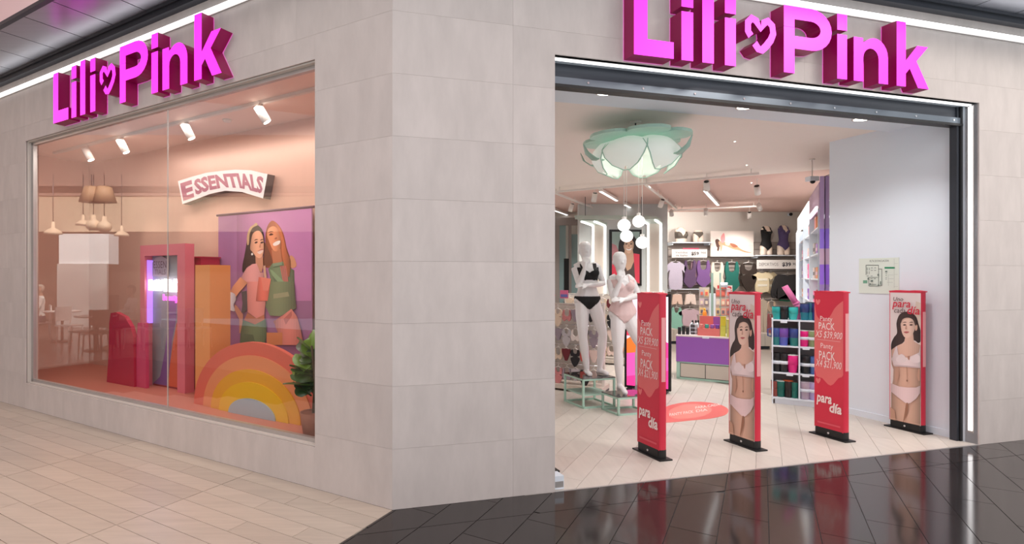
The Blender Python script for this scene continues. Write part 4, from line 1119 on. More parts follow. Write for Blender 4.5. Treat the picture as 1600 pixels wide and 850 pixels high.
bl = bpy.data.lights.new('chandelier_bulb', 'POINT'); bl.energy = 1.3; bl.color = (1, .97, .9); bl.shadow_soft_size = .06
o = bpy.data.objects.new('chandelier_bulb', bl); COL.objects.link(o); o.location = (ch_c.x, ch_c.y, zc - .05)
M_GLOBE = mat('opal_globe', (255, 253, 250), .3, emit=1.3)
for i, (u, v, dy, lab) in enumerate(((975, 352, -.08, 'leftmost of the four'), (998, 346, .10, 'highest of the four'), (979, 369, .02, 'in the middle, under the leftmost'), (1003.5, 379, -.02, 'lowest of the four, furthest right'))):
    c = at(u, v, 5.75 + dy)
    t = thing('pendant_globe', 'white glowing globe lamp hanging below the flower chandelier, ' + lab, 'pendant lamp', c, 0, 'globes under the flower chandelier')
    MB().ball((0, 0, 0), .063, 20, 14).build('globe', M_GLOBE, t)
    MB().lathe([(.02, .058), (.022, .085), (.008, .09)], n=12).build('cap', M_LAMPW, t)
    MB().tube([(0, 0, .088), (0, 0, zc - .02 - c.z)], .0028, 6).build('cord', M_LAMPW, t)

ZR = 3.14
def rail(u0, v0, u1, v1, lab, w=.018):
    a, b = on_z(u0, v0, ZR), on_z(u1, v1, ZR); d = b - a
    t = thing('track_rail', lab, 'lamp track', a, math.atan2(d.y, d.x), 'lamp tracks under the shop ceiling')
    B(0, d.length, -w, w, -.015, .015).build('rail', M_LAMPW, t)
    n = max(2, int(d.length / 1.2) + 1)
    for i in range(n): MB().tube([(.1 + (d.length - .2) * i / (n - 1), 0, .015), (.1 + (d.length - .2) * i / (n - 1), 0, CZ - ZR)], .006, 6).build('hanger', M_LAMPW, t)
rail(866, 300, 1186, 271, 'longest white lamp track along the edge of the pink ceiling', .025)
rail(866, 301, 945, 332, 'white lamp track running away at the far left of the pink ceiling')
rail(866, 338, 1186, 322, 'second long white lamp track, further back under the pink ceiling')
rail(1008, 288, 1057, 326, 'short white lamp track joining the two long ones left of centre')
def lamp_line(u0, v0, u1, v1, lab):
    a, b = on_z(u0, v0, ZR), on_z(u1, v1, ZR); d = b - a
    t = thing('linear_lamp', 'bright white linear lamp under the pink ceiling, ' + lab, 'lamp', a, math.atan2(d.y, d.x), 'linear lamps under the pink ceiling')
    B(0, d.length, -.03, .03, 0, .05).build('housing', M_LAMPW, t); B(.01, d.length - .01, -.024, .024, -.004, 0).build('diffuser', M_LED, t)
    for x in (.1, d.length - .1): MB().tube([(x, 0, .05), (x, 0, CZ - ZR)], .005, 6).build('hanger', M_LAMPW, t)
lamp_line(938, 299, 964, 314, 'left of the globe cords'); lamp_line(976, 320, 995, 330, 'behind the globe cords'); lamp_line(866, 329, 886, 336, 'at the far left edge'); lamp_line(1101, 298, 1122, 321, 'to the right of centre')
for u, v, tu, tv, lit, lab in ((929, 300, 925, 325, 0, 'left of the tilted linear lamp'), (893, 317, 886, 340, 0, 'on the far left track'), (881, 340, 876, 356, 0, 'at the left end of the rear track'), (923, 337, 928, 352, 0, 'on the rear track above the light portal'), (1034, 310, 1028, 326, 0, 'on the short joining track'), (1049, 327, 1050, 342, 1, 'lit warm, at the end of the short track'), (1104, 281, 1105, 300, 0, 'hanging just before the right linear lamp'), (1103, 325, 1103, 343, 1, 'lit, on the rear track to the right'), (1183, 288, 1186, 310, 0, 'upper one at the right end of the tracks'), (1186, 317, 1193, 336, 1, 'lower one at the right end of the tracks'), (1171, 330, 1171, 345, 0, 'over the black swimsuit torso')):
    b = on_z(u, v, ZR - .016)
    if v < 324 and u not in (1034,): b = on_z(u, v, ZR - .016)
    tgt = at(tu, tv, b.y + .02 + (.25 if lit else .12)); sh = spot_head('track_spot', 'white can spotlight under the shop ceiling, ' + lab, b, tgt, 'shop ceiling spotlights', L=.16, R_=.045, lit=bool(lit))
    MB().tube([(0, 0, -.001), (0, 0, CZ - b.z)], .005, 6).build('hanger', M_LAMPW, sh)
    spot_light('spot_beam', b + Vector((0, -.02, -.24)), b + (Vector((.5, 3.0, -1.5)) if lit else Vector((.2, .6, -2.6))), 52 if lit else 105, 125, (1, .95, .9), .9, .05)
for i, (x, y, p) in enumerate(((2.6, 7.2, 55), (3.9, 6.6, 50), (4.9, 8.0, 60), (5.9, 9.5, 80), (4.2, 9.4, 80))):  # invented lamps, added to fill the shop with light
    t = thing('ceiling_fill_lamp', 'small added fill lamp in the cream shop ceiling, ' + ('left of the chandelier', 'right behind the chandelier', 'towards the tumbler shelf', 'near the cosmetics wall', 'in the middle of the ceiling')[i], 'downlight', (x, y, CZ), 0, 'added fill lamps in the cream ceiling')
    MB().lathe([(.012, -.003), (.020, -.004), (.022, -.0005)], n=16).build('trim_ring', M_LAMPW, t)
    MB().tube([(0, 0, -.0032), (0, 0, -.005)], .010, 14).build('lens', M_LAMPFACE, t)
    spot_light('spot_beam', (x, y, CZ - .03), (x, y, 0), p, 130, (1, .97, .93), .9, .05)
for i, (s, d) in enumerate(((1.99, .45), (3.49, .47), (4.95, .49))):
    t = thing('downlight', 'bright round downlight in the white entrance soffit, ' + ('left one', 'middle one', 'right one')[i], 'downlight', Rp(s, d, 3.18), RT, 'downlights in the entrance soffit')
    MB().lathe([(.082, -.004), (.092, -.006), (.098, -.0005)], n=24).build('trim_ring', M_LAMPW, t)
    MB().tube([(0, 0, -.001), (0, 0, -.0045)], .082, 24).build('lens', M_LAMPFACE, t)
    spot_light('spot_beam', Rp(s, d, 3.15), Rp(s, d + .1, 0), 55, 120, (1, .98, .97), .8, .06)

# ================================================================== LEFT BACK: LIGHT PORTALS, PORTRAIT, GLASS DOOR
M_BEIGE = mat('beige_panel', (206, 196, 184), .5, noise=.02); M_SAGE = mat('sage_paint', (176, 190, 180), .5, noise=.02)
AY = 12.3
tag(B(at(905, 400, AY).x, at(1043, 400, AY).x, AY, AY + .12, 0, CZ).build('wall_alcove', mat('alcove_grey', (196, 200, 198), .6, noise=.02)), 'pale grey alcove wall behind the mannequins', None, None, 'structure')
def portal(u0, u1, ztop, lab):
    x0, x1 = at(u0, 400, AY - .1).x, at(u1, 400, AY - .1).x
    t = thing('light_portal', lab, 'light frame', (x0, AY - .1, 0), 0, 'light portals in the alcove')
    w = x1 - x0
    B(0, w, 0, .095, 0, ztop + .04).build('panel', M_BEIGE, t)
    for x in (0, w): B(x - .022, x + .022, -.02, 0, .5, ztop).build('light_line', M_LED, t)
    d = Vector((-.55, -.95, 0))
    for x in (0, w):
        mb = MB(); mb.tube([(x, -.02, ztop), (x + d.x, d.y, ztop)], .020, 6); mb.build('light_line', M_LED, t)
    mb = MB(); mb.prism([(-.05, .0), (w + .05, .0), (w + .05 + d.x, d.y), (-.05 + d.x, d.y)], ztop + .022, ztop + .075); mb.build('canopy_board', M_SAGE, t)
portal(926.5, 945, 2.72, 'left light portal with white light lines beside the alcove opening')
portal(1012.5, 1032.5, 2.75, 'right light portal with white light lines beside the portrait poster')
bp_ = thing('canopy_beam', 'sage green beam running across the top of the light portals', 'beam', at(958, 341, AY - 1.1), 0)
L0 = at(898, 345, AY - 1.05).x - bp_.location.x; L1 = at(1016, 340, AY - 1.05).x - bp_.location.x
B(L0, L1, -.03, .03, -.02, .05).build('beam_body', M_SAGE, bp_); B(L0, L1, .03, .05, .03, .06).build('beam_lip', M_MINTD, bp_)
for x in (L0 + .2, L1 - .2): MB().tube([(x, 0, .05), (x, 0, CZ - bp_.location.z)], .006, 6).build('hanger', M_DARK, bp_)
# portrait
fp = at(977.7, 402, AY - .04); pf_t = thing('framed_portrait', 'dark framed poster of a smiling woman in a red jacket behind the mannequins', 'poster', (fp.x, AY - .04, 0))
pr_f = to_local(pf_t.location, 0, 0); PK = crop(pr_f, 940, 330, 6.54)
c4 = PK([(83, 187), (410, 187), (410, 762)]); fx0, fx1, fz1, fz0 = c4[0][0], c4[1][0], c4[0][1], c4[2][1]
B(fx0, fx1, .0, .035, fz0, fz1).build('frame', M_BLKP, pf_t)
P = Print(-.0005); P.rect(fx0 + .05, fx1 - .05, fz0 + .05, fz1 - .05, (150, 170, 164))
cp = lambda *p: [(min(fx1 - .05, max(fx0 + .05, x)), min(fz1 - .05, max(fz0 + .05, z))) for x, z in PK(list(p))]; cs = lambda *p: cp(*[q for q in smooth(list(p), 4)])
P.poly(cp((83, 330), (150, 350), (200, 480), (180, 700), (83, 760)), (176, 120, 124)); P.poly(cs((90, 570), (150, 540), (190, 600), (170, 680), (90, 700)), (196, 50, 70))
P.poly(cs((175, 330), (205, 270), (250, 235), (310, 240), (355, 290), (385, 370), (392, 470), (350, 520), (210, 520), (175, 450)), (40, 32, 32))
P.poly(cp((235, 400), (318, 400), (330, 470), (345, 520), (300, 640), (245, 640), (225, 520)), (196, 160, 134)); P.poly(cp((205, 520), (240, 560), (262, 610), (300, 585), (335, 500), (350, 770), (205, 770)), (78, 66, 62))
P.poly(cp((325, 430), (410, 440), (410, 740), (345, 740)), (214, 62, 84)); P.poly(cp((325, 700), (410, 745), (410, 770), (330, 770)), (150, 116, 96))
P.shade(cs((222, 330), (232, 285), (265, 262), (302, 268), (326, 310), (328, 360), (312, 405), (280, 432), (250, 418), (228, 380)), (212, 176, 150), .25, .5)
P.poly(cs((218, 340), (222, 290), (262, 258), (300, 258), (332, 300), (326, 316), (296, 276), (262, 276), (236, 306), (228, 345)), (40, 32, 32))
P.poly(cs((248, 378), (275, 386), (306, 374), (298, 396), (276, 402), (256, 394)), (246, 240, 234)); P.poly(cs((246, 377), (275, 382), (308, 372), (276, 387)), (170, 84, 84))
for ex in (240, 288):
    P.poly(cs((ex, 336), (ex + 12, 328), (ex + 26, 334), (ex + 13, 341)), (54, 40, 38)); P.poly(cs((ex - 3, 320), (ex + 12, 311), (ex + 30, 317), (ex + 12, 316)), (48, 36, 34))
P.poly(cs((270, 360), (277, 335), (286, 358), (278, 365)), (186, 146, 122))
P.build('portrait_print', pf_t)
# glass door at the far left
gd = struct('door_1', 'grey framed glass door at the far left of the shop')
for nm, u0, u1, v0, v1, m, y in (('door_frame', 866, 874, 346, 560, mat('door_grey', (150, 142, 138), .5, noise=.02), 13.45), ('pane', 874, 884, 352, 560, mat('door_glass', (150, 176, 178), .15, noise=.01), 13.5), ('dark_post', 882, 889, 404, 560, M_BLKP, 13.4), ('door_frame', 889, 893, 346, 560, MATS['door_grey'], 13.45), ('pane', 893, 904, 366, 560, MATS['door_glass'], 13.5), ('header', 866, 910, 340, 352, MATS['door_grey'], 13.44)):
    a, b = at(u0, v0, y), at(u1, v1, y); B(a.x, b.x, y, y + .05, max(0, b.z), a.z).build(nm, m, gd)

# ================================================================== GARMENTS
rng = random.Random(11)
OUT = {
    'swimsuit': [(-.16, 1), (-.11, 1), (-.085, .72), (0, .66), (.085, .72), (.11, 1), (.16, 1), (.20, .72), (.165, .45), (.21, .22), (.05, 0), (-.05, 0), (-.21, .22), (-.165, .45), (-.20, .72)],
    'tank': [(-.15, 1), (-.10, 1), (-.06, .8), (.06, .8), (.10, 1), (.15, 1), (.19, .74), (.18, .4), (.22, 0), (-.22, 0), (-.18, .4), (-.19, .74)],
    'tee': [(-.12, 1), (-.07, .96), (.07, .96), (.12, 1), (.33, .78), (.26, .58), (.19, .68), (.20, 0), (-.20, 0), (-.19, .68), (-.26, .58), (-.33, .78)],
    'jacket': [(-.10, 1), (0, .95), (.10, 1), (.24, .92), (.33, .3), (.30, .05), (.22, .08), (.21, .45), (.21, 0), (-.21, 0), (-.21, .45), (-.22, .08), (-.30, .05), (-.33, .3), (-.24, .92)],
    'shorts': [(-.17, 1), (.17, 1), (.22, 0), (.04, .08), (0, .35), (-.04, .08), (-.22, 0)],
    'trousers': [(-.16, 1), (.16, 1), (.17, .6), (.13, 0), (.03, 0), (0, .68), (-.03, 0), (-.13, 0), (-.17, .6)],
    'briefs': [(-.2, 1), (.2, 1), (.2, .72), (.05, 0), (-.05, 0), (-.2, .72)],
    'bra': [(-.20, .75), (-.13, 1), (-.12, .55), (0, .4), (.12, .55), (.13, 1), (.20, .75), (.21, .25), (.12, 0), (0, .18), (-.12, 0), (-.21, .25)],
    'set': [(-.2, .9), (-.12, 1), (-.1, .8), (0, .72), (.1, .8), (.12, 1), (.2, .9), (.2, .62), (.06, .58), (.2, .5), (.18, .3), (.05, 0), (-.05, 0), (-.18, .3), (-.2, .5), (-.06, .58), (-.2, .62)],
}
M_HANG = mat('white_hanger', (236, 232, 228), .4, noise=.01)
def fabric(rgb): return mat('fabric_%d_%d_%d' % rgb, rgb, .8, noise=.10, scale=40)
_gm = {}
def garment(kind, x, y, ztop, w, h, rgb, label, cat, group=None, rz=0.0, hook=.07, trim=None):
    """A hanging garment: cut outline with a soft bulged front, on a hanger of bar and hook."""
    t = thing('hanging_' + kind, label, cat, (x, y, ztop - h), rz, group)
    o = smooth(OUT[kind], 2) if kind not in ('shorts', 'briefs') else OUT[kind]
    k = w / .42
    mb = MB(); mb.prism([(p[0] * k, p[1] * h) for p in o], -.02, .02, 'xz'); mb.build(kind, fabric(rgb), t)
    if trim:
        mb = MB()
        for zz in (.25, .55): mb.box(-.15 * k, .15 * k, -.026, -.02, zz * h, (zz + .12) * h)
        mb.build('trim_bands', fabric(trim), t)
    if hook:
        MB().tube([(-w * .34, 0, h * 1.0 - .006), (0, 0, h + .018), (w * .34, 0, h * 1.0 - .006)], .006, 6).build('hanger', M_HANG, t)
        MB().tube([(0, 0, h + .018), (0, 0, h + hook * .6), (.018, 0, h + hook * .85), (.006, 0, h + hook), (-.014, 0, h + hook * .88)], .004, 6).build('hanger_hook', M_HANG, t)
    return t
BY = 13.55
def bw(u0, v0, u1, v1, kind, rgb, label, cat='swimsuit', group='clothes hanging on the back wall', Y=BY, hook=.07, trim=None):
    a, b = at(u0, v0, Y), at(u1, v1, Y)
    return garment(kind, (a.x + b.x) / 2, Y, a.z, b.x - a.x, a.z - b.z, rgb, label, cat, group, 0, hook, trim)
# slat panel and rails
sp = thing('slat_panel', 'taupe slat wall panel carrying the swimwear at the back', 'wall panel', (0, 0, 0))
a, b = at(1044, 352, 13.75), at(1256, 540, 13.75)
for k in range(12):
    z0_ = .3 + k * .18; B(a.x, b.x, 13.74, 13.79, z0_, z0_ + .165).build('slat', mat('slat_taupe', (172, 160, 152), .6, noise=.02), sp)
B(a.x, b.x, 13.775, 13.795, .3, .3 + 12 * .18).build('slat_backing', mat('slat_dark', (130, 120, 112), .7, noise=.02), sp)
def wshelf(u0, u1, v, lab, dep=.3):
    a, b = at(u0, v, BY), at(u1, v, BY)
    t = thing('wall_shelf', lab, 'shelf', (a.x, 13.735, a.z - .025), 0, 'white shelves on the back wall')
    B(0, b.x - a.x, -dep, 0, 0, .022).build('board', M_WHITE, t)
    for x in (.03, b.x - a.x - .05): B(x, x + .02, -dep * .8, 0, -.05, 0).build('bracket', M_WHITE, t)
    return a.z - .003
zs1 = wshelf(1047, 1109, 378.5, 'white shelf under the patterned bikini forms on the back wall')
zs2 = wshelf(1046, 1100, 451, 'white shelf below the lilac swimsuits on the back wall', .2)
zs3 = wshelf(1179, 1252, 398.5, 'white shelf under the two swimsuit torsos on the back wall')
def rail_bar(u0, u1, v, lab, Y=BY):
    a, b = at(u0, v, Y), at(u1, v, Y)
    t = thing('clothes_rail', lab, 'rail', (a.x, Y, a.z), 0, 'clothes rails on the back wall')
    MB().tube([(0, 0, 0), (b.x - a.x, 0, 0)], .008, 8).build('bar', M_CHROME, t)
    for x in (.02, b.x - a.x - .02): MB().tube([(x, 0, 0), (x, 13.735 - Y, 0)], .007, 6).build('arm', M_CHROME, t)
rail_bar(1046, 1182, 404.2, 'steel rail holding the row of swimsuits'); rail_bar(1182, 1250, 422.5, 'steel rail holding the cream and black jackets'); rail_bar(1048, 1100, 457, 'steel rail holding the pale shorts'); rail_bar(1048, 1100, 478, 'steel rail holding the mint tank top')
for a in ((1045, 409, 1066, 450, 'tee', (206, 196, 214), 'pale lilac swim top first in the back wall row'), (1068, 408, 1088, 449, 'swimsuit', (104, 78, 112), 'dark plum swimsuit second in the back wall row'), (1088, 408, 1110, 448, 'swimsuit', (132, 92, 152), 'purple swimsuit third in the back wall row'), (1110, 411, 1131, 451, 'swimsuit', (240, 226, 208), 'cream swimsuit fourth in the back wall row'), (1132, 410, 1155, 455, 'swimsuit', (34, 112, 100), 'dark teal swimsuit on the back wall'), (1157, 411, 1182, 454, 'set', (58, 46, 40), 'dark brown two piece hanging beside the teal swimsuit'), (1079, 409, 1090, 444, 'tank', (178, 140, 152), 'mauve tank top tucked behind the plum swimsuit')):
    bw(*a[:7], Y=BY + (.06 if 'tucked' in a[6] else 0))
bw(1180, 425, 1201, 455, 'tee', (238, 222, 186), 'cream banded top hanging left of the black jacket', 'top', trim=(250, 244, 226)); bw(1197, 425, 1211, 456, 'tee', (232, 214, 176), 'second cream banded top, half behind the first', 'top', Y=BY + .08, trim=(246, 238, 216))
bw(1214, 429, 1247, 467, 'jacket', (52, 50, 52), 'black long sleeved jacket on the back wall', 'jacket'); bw(1219, 446, 1242, 470, 'tank', (30, 130, 96), 'green top showing under the black jacket', 'top', Y=BY + .08)
bw(1050, 460, 1066, 476, 'shorts', (240, 208, 190), 'peach spotted shorts on the back wall', 'shorts'); bw(1070, 460, 1087, 476, 'shorts', (246, 226, 214), 'white spotted shorts beside the peach ones', 'shorts')
bw(1048, 481, 1066, 516, 'tank', (150, 206, 186), 'mint green tank top low on the back wall', 'top'); bw(1066, 483, 1089, 508, 'tee', (214, 186, 196), 'pale pink tee beside the mint tank top', 'top')
bw(1185, 470, 1199, 519, 'trousers', (222, 206, 186), 'beige trousers hanging right of the middle photo pedestal', 'trousers', Y=12.9); bw(1199, 471, 1212, 487, 'bra', (212, 188, 164), 'beige bra hanging near the beige trousers', 'bra', Y=13.2); bw(1199, 491, 1209, 520, 'tank', (168, 92, 96), 'brick red top hanging left of the tumbler shelf', 'top', Y=13.2)
for u0, v0, u1, v1 in ((1183, 467, 1214, 468.2),): rail_bar(u0, u1, v0, 'steel rail holding the beige trousers', 12.95)
# printed price signs and the long poster
def board(name, u0, v0, u1, v1, Y, label, cat, rgb=(238, 234, 230), th=.02):
    a, b = at(u0, v0, Y), at(u1, v1, Y)
    t = thing(name, label, cat, (a.x, Y, b.z))
    B(0, b.x - a.x, 0, th, 0, a.z - b.z).build('panel', mat('board_%d_%d_%d' % rgb, rgb, .5, noise=.005), t)
    return t, to_local(t.location, 0, 0)
def put(P, f_, body, u0, v0, u1, v1, c, sh=0, bd=0):
    a, b = f_(u0, v0), f_(u1, v1); P.text(body, a[0], b[0], b[1], a[1], c, sh, bd)
t, f_ = board('price_sign', 1050, 389.5, 1105, 402.5, BY - .08, 'white price sign reading 59 900 above the lilac swimsuits', 'sign')
P = Print(-.001); put(P, f_, 'Vestidos', 1055, 392.5, 1074, 396, (70, 66, 66)); put(P, f_, 'de baño', 1056, 397.5, 1074, 400.5, (70, 66, 66)); put(P, f_, '$59', 1080, 393.5, 1092, 399.5, (50, 46, 46), 0, .03); put(P, f_, '.900', 1094, 393.5, 1103, 396.5, (70, 66, 66)); P.build('lettering', t)
a = f_(1067, 389.5); b = f_(1092, 387.6); B(a[0], b[0], -.002, .02, a[1], b[1]).build('pink_tab', mat('pink_tab', (226, 80, 110), .5, noise=.01), t)
t, f_ = board('price_sign', 1183, 406, 1250, 420, BY - .08, 'white price sign reading 39 900 below the swimsuit torsos', 'sign')
P = Print(-.001); put(P, f_, 'DEPORTIVOS', 1186, 410.5, 1216, 415.5, (120, 112, 112)); put(P, f_, '$39', 1222, 410, 1236, 417, (50, 50, 60), 0, .03); put(P, f_, '.900', 1237, 410.5, 1248, 414.5, (80, 76, 80)); P.build('lettering', t)
t, f_ = board('wall_poster', 1110.5, 361, 1177.5, 401, BY, 'white poster of a woman lying down in swimwear on the back wall', 'poster', (236, 224, 216))
P = Print(-.001); K = crop(f_, 1030, 340, 7.08); k = lambda *p: K(smooth(list(p), 4))
P.poly(K([(575, 300), (1045, 300), (1045, 425), (575, 425)]), (228, 214, 206))
P.poly(k((690, 260), (760, 280), (830, 290), (900, 345), (960, 372), (1020, 388), (950, 385), (880, 362), (820, 350), (750, 320), (695, 300)), (206, 146, 112))
P.poly(k((680, 220), (715, 170), (730, 240), (720, 270), (690, 280)), (232, 150, 150)); P.poly(k((620, 250), (650, 238), (690, 290), (670, 320), (640, 330), (625, 290)), (88, 56, 46)); P.poly(k((655, 270), (680, 262), (690, 300), (668, 312)), (220, 160, 128)); P.poly(k((650, 320), (665, 330), (655, 370), (640, 360)), (92, 62, 50)); P.poly(k((675, 300), (700, 300), (690, 360), (678, 370)), (220, 160, 130))
P.poly(k((780, 285), (830, 290), (870, 320), (820, 330)), (150, 92, 70)); P.poly(k((730, 272), (780, 282), (770, 310), (735, 300)), (236, 196, 172)); P.build('photo_print', t)

# bust and torso forms
M_FORM = mat('torso_form', (232, 214, 198), .5, noise=.02)
def torso_form(u, v_top, v_bot, Y, label, paint, group='swimsuit torsos on the shelves', lo=None, hi=None):
    """Half-length form: trunk from thigh to neck, cut where the form ends; paint dresses it."""
    J = dict(hip=(0, .10), chest=(0, .52), waist=(0, .30), neck=(0, .74), head=(0, 0, .9), shL=(0, 0, 0), shR=(0, 0, 0), hipL=(-.085, 0, .06), hipR=(.085, 0, .06), knL=(-.09, 0, -.4), knR=(.09, 0, -.4), anL=(-.09, 0, -.8), anR=(.09, 0, -.8))
    a, b = at(u, v_top, Y), at(u, v_bot, Y)
    A, T = figure(J, legs=False, arms=False)
    me = remesh(T, .014, 4)
    sx = 1.0; zr = (lo if lo is not None else min(v.co.z for v in me.vertices), hi if hi is not None else max(v.co.z for v in me.vertices))
    sc = (a.z - b.z) / (zr[1] - zr[0])
    t = thing('torso_form', label, 'torso form', (a.x, Y, b.z), 0, group)
    def fit(o): o.scale = (sc, sc, sc); o.location = (0, 0, -zr[0] * sc)
    o = cut_cloth(me, lambda x, y, z: zr[0] <= z <= zr[1], .0, 'form', M_FORM, t); fit(o)
    for nm, kp, m in paint: fit(cut_cloth(me, lambda x, y, z: kp(x, y, z) and zr[0] <= z <= zr[1], .008, nm, m, t))
    bpy.data.meshes.remove(me)
one = lambda n: (lambda x, y, z: z > .0 + abs(x) * .9 and (z < .60 - (.0 if abs(x) > .06 else .06) or (.07 < abs(x) < .11 and z < .72)))
vcut = lambda x, y, z: z > .0 + abs(x) * .9 and (z < .50 + abs(x) * 1.1 and z < .62 or (.06 < abs(x) < .12 and z < .72))
M_LEO = mat('spotted_fabric', (92, 84, 76), .8, noise=.9, scale=60)
torso_form(1197, 353, 398.3, BY - .04, 'torso form in a black one piece swimsuit on the shelf', [('swimsuit', one(0), M_BLK)])
torso_form(1224, 352, 398.3, BY - .04, 'torso form in a plum one piece swimsuit beside the black one', [('swimsuit', vcut, fabric((84, 70, 112)))])
torso_form(1064, 355, 378.2, BY - .04, 'bust form in a spotted bikini top on the shelf', [('bikini_top', lambda x, y, z: .44 < z < .60 and (z < .5 + abs(x) * 1.2), M_LEO)], 'bikini forms on the shelf', lo=.36)
torso_form(1091, 360, 378.2, BY - .04, 'hip form in spotted bikini briefs on the shelf', [('bikini_briefs', lambda x, y, z: z > .0 + abs(x) * 1.0 and z < .2, M_LEO)], 'bikini forms on the shelf', hi=.26)

# low cabinets under the back wall
def cabinet(u0, u1, Y, h, lab, dep=.5):
    a, b = at(u0, 500, Y), at(u1, 500, Y); w = b.x - a.x
    t = thing('low_cabinet', lab, 'cabinet', (a.x, Y, 0), 0)
    B(0, w, .01, dep, .06, h).build('carcass', M_BEIGE, t); B(.02, w - .02, .04, dep, 0, .06).build('kick_board', M_DARK, t)
    for i in range(2): B(.004 + i * w / 2, w / 2 - .004 + i * w / 2, -.008, .01, .065, h - .02).build('door', M_BEIGE, t)
cabinet(1043.5, 1062, 13.1, .34, 'low beige cabinet under the mint tank top')
cabinet(1184, 1206, 12.15, .34, 'low beige cabinet left of the tumbler shelf', .9)

# ================================================================== UNDERWEAR RACKS ON THE LEFT
PAL = [((238, 214, 206), 'pale pink'), ((226, 206, 184), 'cream'), ((160, 148, 160), 'mauve grey'), ((40, 38, 42), 'black'), ((222, 92, 84), 'coral'), ((236, 178, 140), 'peach'), ((110, 40, 48), 'dark red'), ((190, 186, 190), 'light grey'), ((96, 94, 108), 'slate'), ((240, 232, 228), 'white'), ((206, 134, 136), 'rose')]
ORD = ['first', 'second', 'third', 'fourth', 'fifth', 'sixth', 'seventh', 'eighth']
def gondola(u, v, w, h, rows, cols, lab, rname, seq, seed, back=.03):
    """Double-sided hanging rack: platform, posts, back panel, rails, one hung piece per hook."""
    p = on_z(u, v, 0); rg = random.Random(seed)
    t = thing('garment_rack', lab, 'rack', (p.x, p.y, 0), LT)
    B(-w / 2, w / 2, -.22, .22, .03, .09).build('base_platform', M_BEIGE, t)
    for x in (-w / 2 + .03, w / 2 - .03):
        B(x - .018, x + .018, -.018, .018, .09, h).build('post', M_LAMPW, t); B(x - .03, x + .03, -.2, .2, 0, .03).build('foot', M_DARK, t)
    B(-w / 2 + .05, w / 2 - .05, -.012, .012, .12, h - .02).build('back_panel', M_GREY, t)
    c, s = math.cos(LT), math.sin(LT)
    rh = (h - .14) / rows
    for r in range(rows):
        zt_ = h - .04 - rh * r
        MB().tube([(-w / 2 + .03, -.13, zt_), (w / 2 - .03, -.13, zt_)], .008, 6).build('front_rail', M_CHROME, t)
        for x in (-w / 2 + .04, w / 2 - .04): MB().tube([(x, 0, zt_), (x, -.13, zt_)], .006, 6).build('rail_arm', M_CHROME, t)
        for k in range(cols):
            x = -w / 2 + .07 + (w - .14) * (k + .5) / cols; y = -.13 - rg.uniform(-.01, .03)
            col, cn = PAL[seq[(r * cols + k) % len(seq)]]
            kind = ('set', 'bra', 'briefs')[(k + r * 2 + seed) % 3] if rh > .2 else 'briefs'
            hh = rh * (.86 if kind == 'set' else .6); zz = zt_ - .065
            gx, gy = p.x + c * x - s * y, p.y + s * x + c * y
            tr = PAL[seq[(r * cols + k + 3) % len(seq)]][0] if kind == 'set' else None
            g_ = garment(kind, gx, gy, zz, (w - .12) / cols * .95, hh, col, '%s %s, %s from left, %s row, %s' % (cn, {'set': 'two piece set', 'bra': 'bra', 'briefs': 'briefs'}[kind], ORD[k], ORD[r], rname), 'underwear', 'underwear on the ' + rname, LT, .065)
            g_.name = 'hanging_underwear'
gondola(890, 607, 1.0, 1.24, 4, 7, 'white rack full of underwear at the left edge of the entrance', 'near left rack', [0, 4, 1, 10, 2, 7, 3, 1, 8, 2, 7, 9, 3, 2, 0, 8, 1, 6, 3, 4], 1)
gondola(938, 566, 1.35, 1.30, 4, 8, 'second underwear rack with a pale platform behind the mannequins', 'far left rack', [1, 1, 0, 9, 1, 6, 1, 0, 5, 6, 5, 10, 1, 3, 0, 5, 6, 5, 5, 9, 3, 0], 2)
gondola(1000, 548, 1.0, 1.30, 3, 6, 'third underwear rack under the framed portrait', 'rack under the portrait', [1, 0, 5, 9, 1, 10, 0, 1, 6, 5, 1, 3], 3)
sg = on_z(882, 604, 0)
t = thing('rack_sign', 'small pink and blue sign card standing on the near left rack', 'sign', (sg.x, sg.y + .02, 1.24), LT)
B(-.06, .06, 0, .008, .04, .16).build('card', mat('pink_card', (226, 120, 160), .5, noise=.02), t); B(-.05, .05, -.002, 0, .06, .10).build('blue_band', mat('blue_card', (110, 120, 190), .5, noise=.02), t); MB().tube([(0, .004, -.012), (0, .004, .05)], .006, 6).build('stem', M_CHROME, t)

# lit poster stand behind the mannequins
lp = on_z(978, 608, 0)
t = thing('lightbox_stand', 'tall backlit pink and orange fashion poster stand behind the mannequins', 'poster stand', (lp.x, lp.y, 0), LT)
LW, LH = .56, 1.36
B(-.02, LW + .02, 0, .07, .03, LH).build('frame', M_BLKP, t)
for x in (.06, LW - .06): B(x - .04, x + .04, -.08, .16, 0, .03).build('foot', M_BLKP, t)
P = Print(-.001); R_ = lambda *pts: [(x * LW, .06 + z * (LH - .1)) for x, z in pts]
P.poly(R_((0.02, 0), (.98, 0), (.98, 1), (.02, 1)), (236, 222, 240)); P.poly(R_((.02, .0), (.98, .0), (.98, .50), (.5, .58), (.02, .52)), (240, 60, 150)); P.poly(R_((.02, .52), (.3, .6), (.5, .5), (.3, .38), (.02, .36)), (244, 120, 50)); P.poly(R_((.02, .36), (.3, .38), (.5, .3), (.98, .34), (.98, .2), (.02, .1)), (250, 90, 180))
P.poly(R_((.02, .62), (.12, .68), (.2, .62), (.1, .56), (.02, .56)), (226, 60, 90))
P.poly(smooth(R_((.5, .95), (.7, .97), (.86, .9), (.9, .7), (.8, .6), (.5, .62), (.42, .8)), 4), (110, 70, 60)); P.poly(smooth(R_((.5, .88), (.62, .92), (.75, .88), (.76, .76), (.64, .68), (.52, .74)), 4), (232, 180, 156))
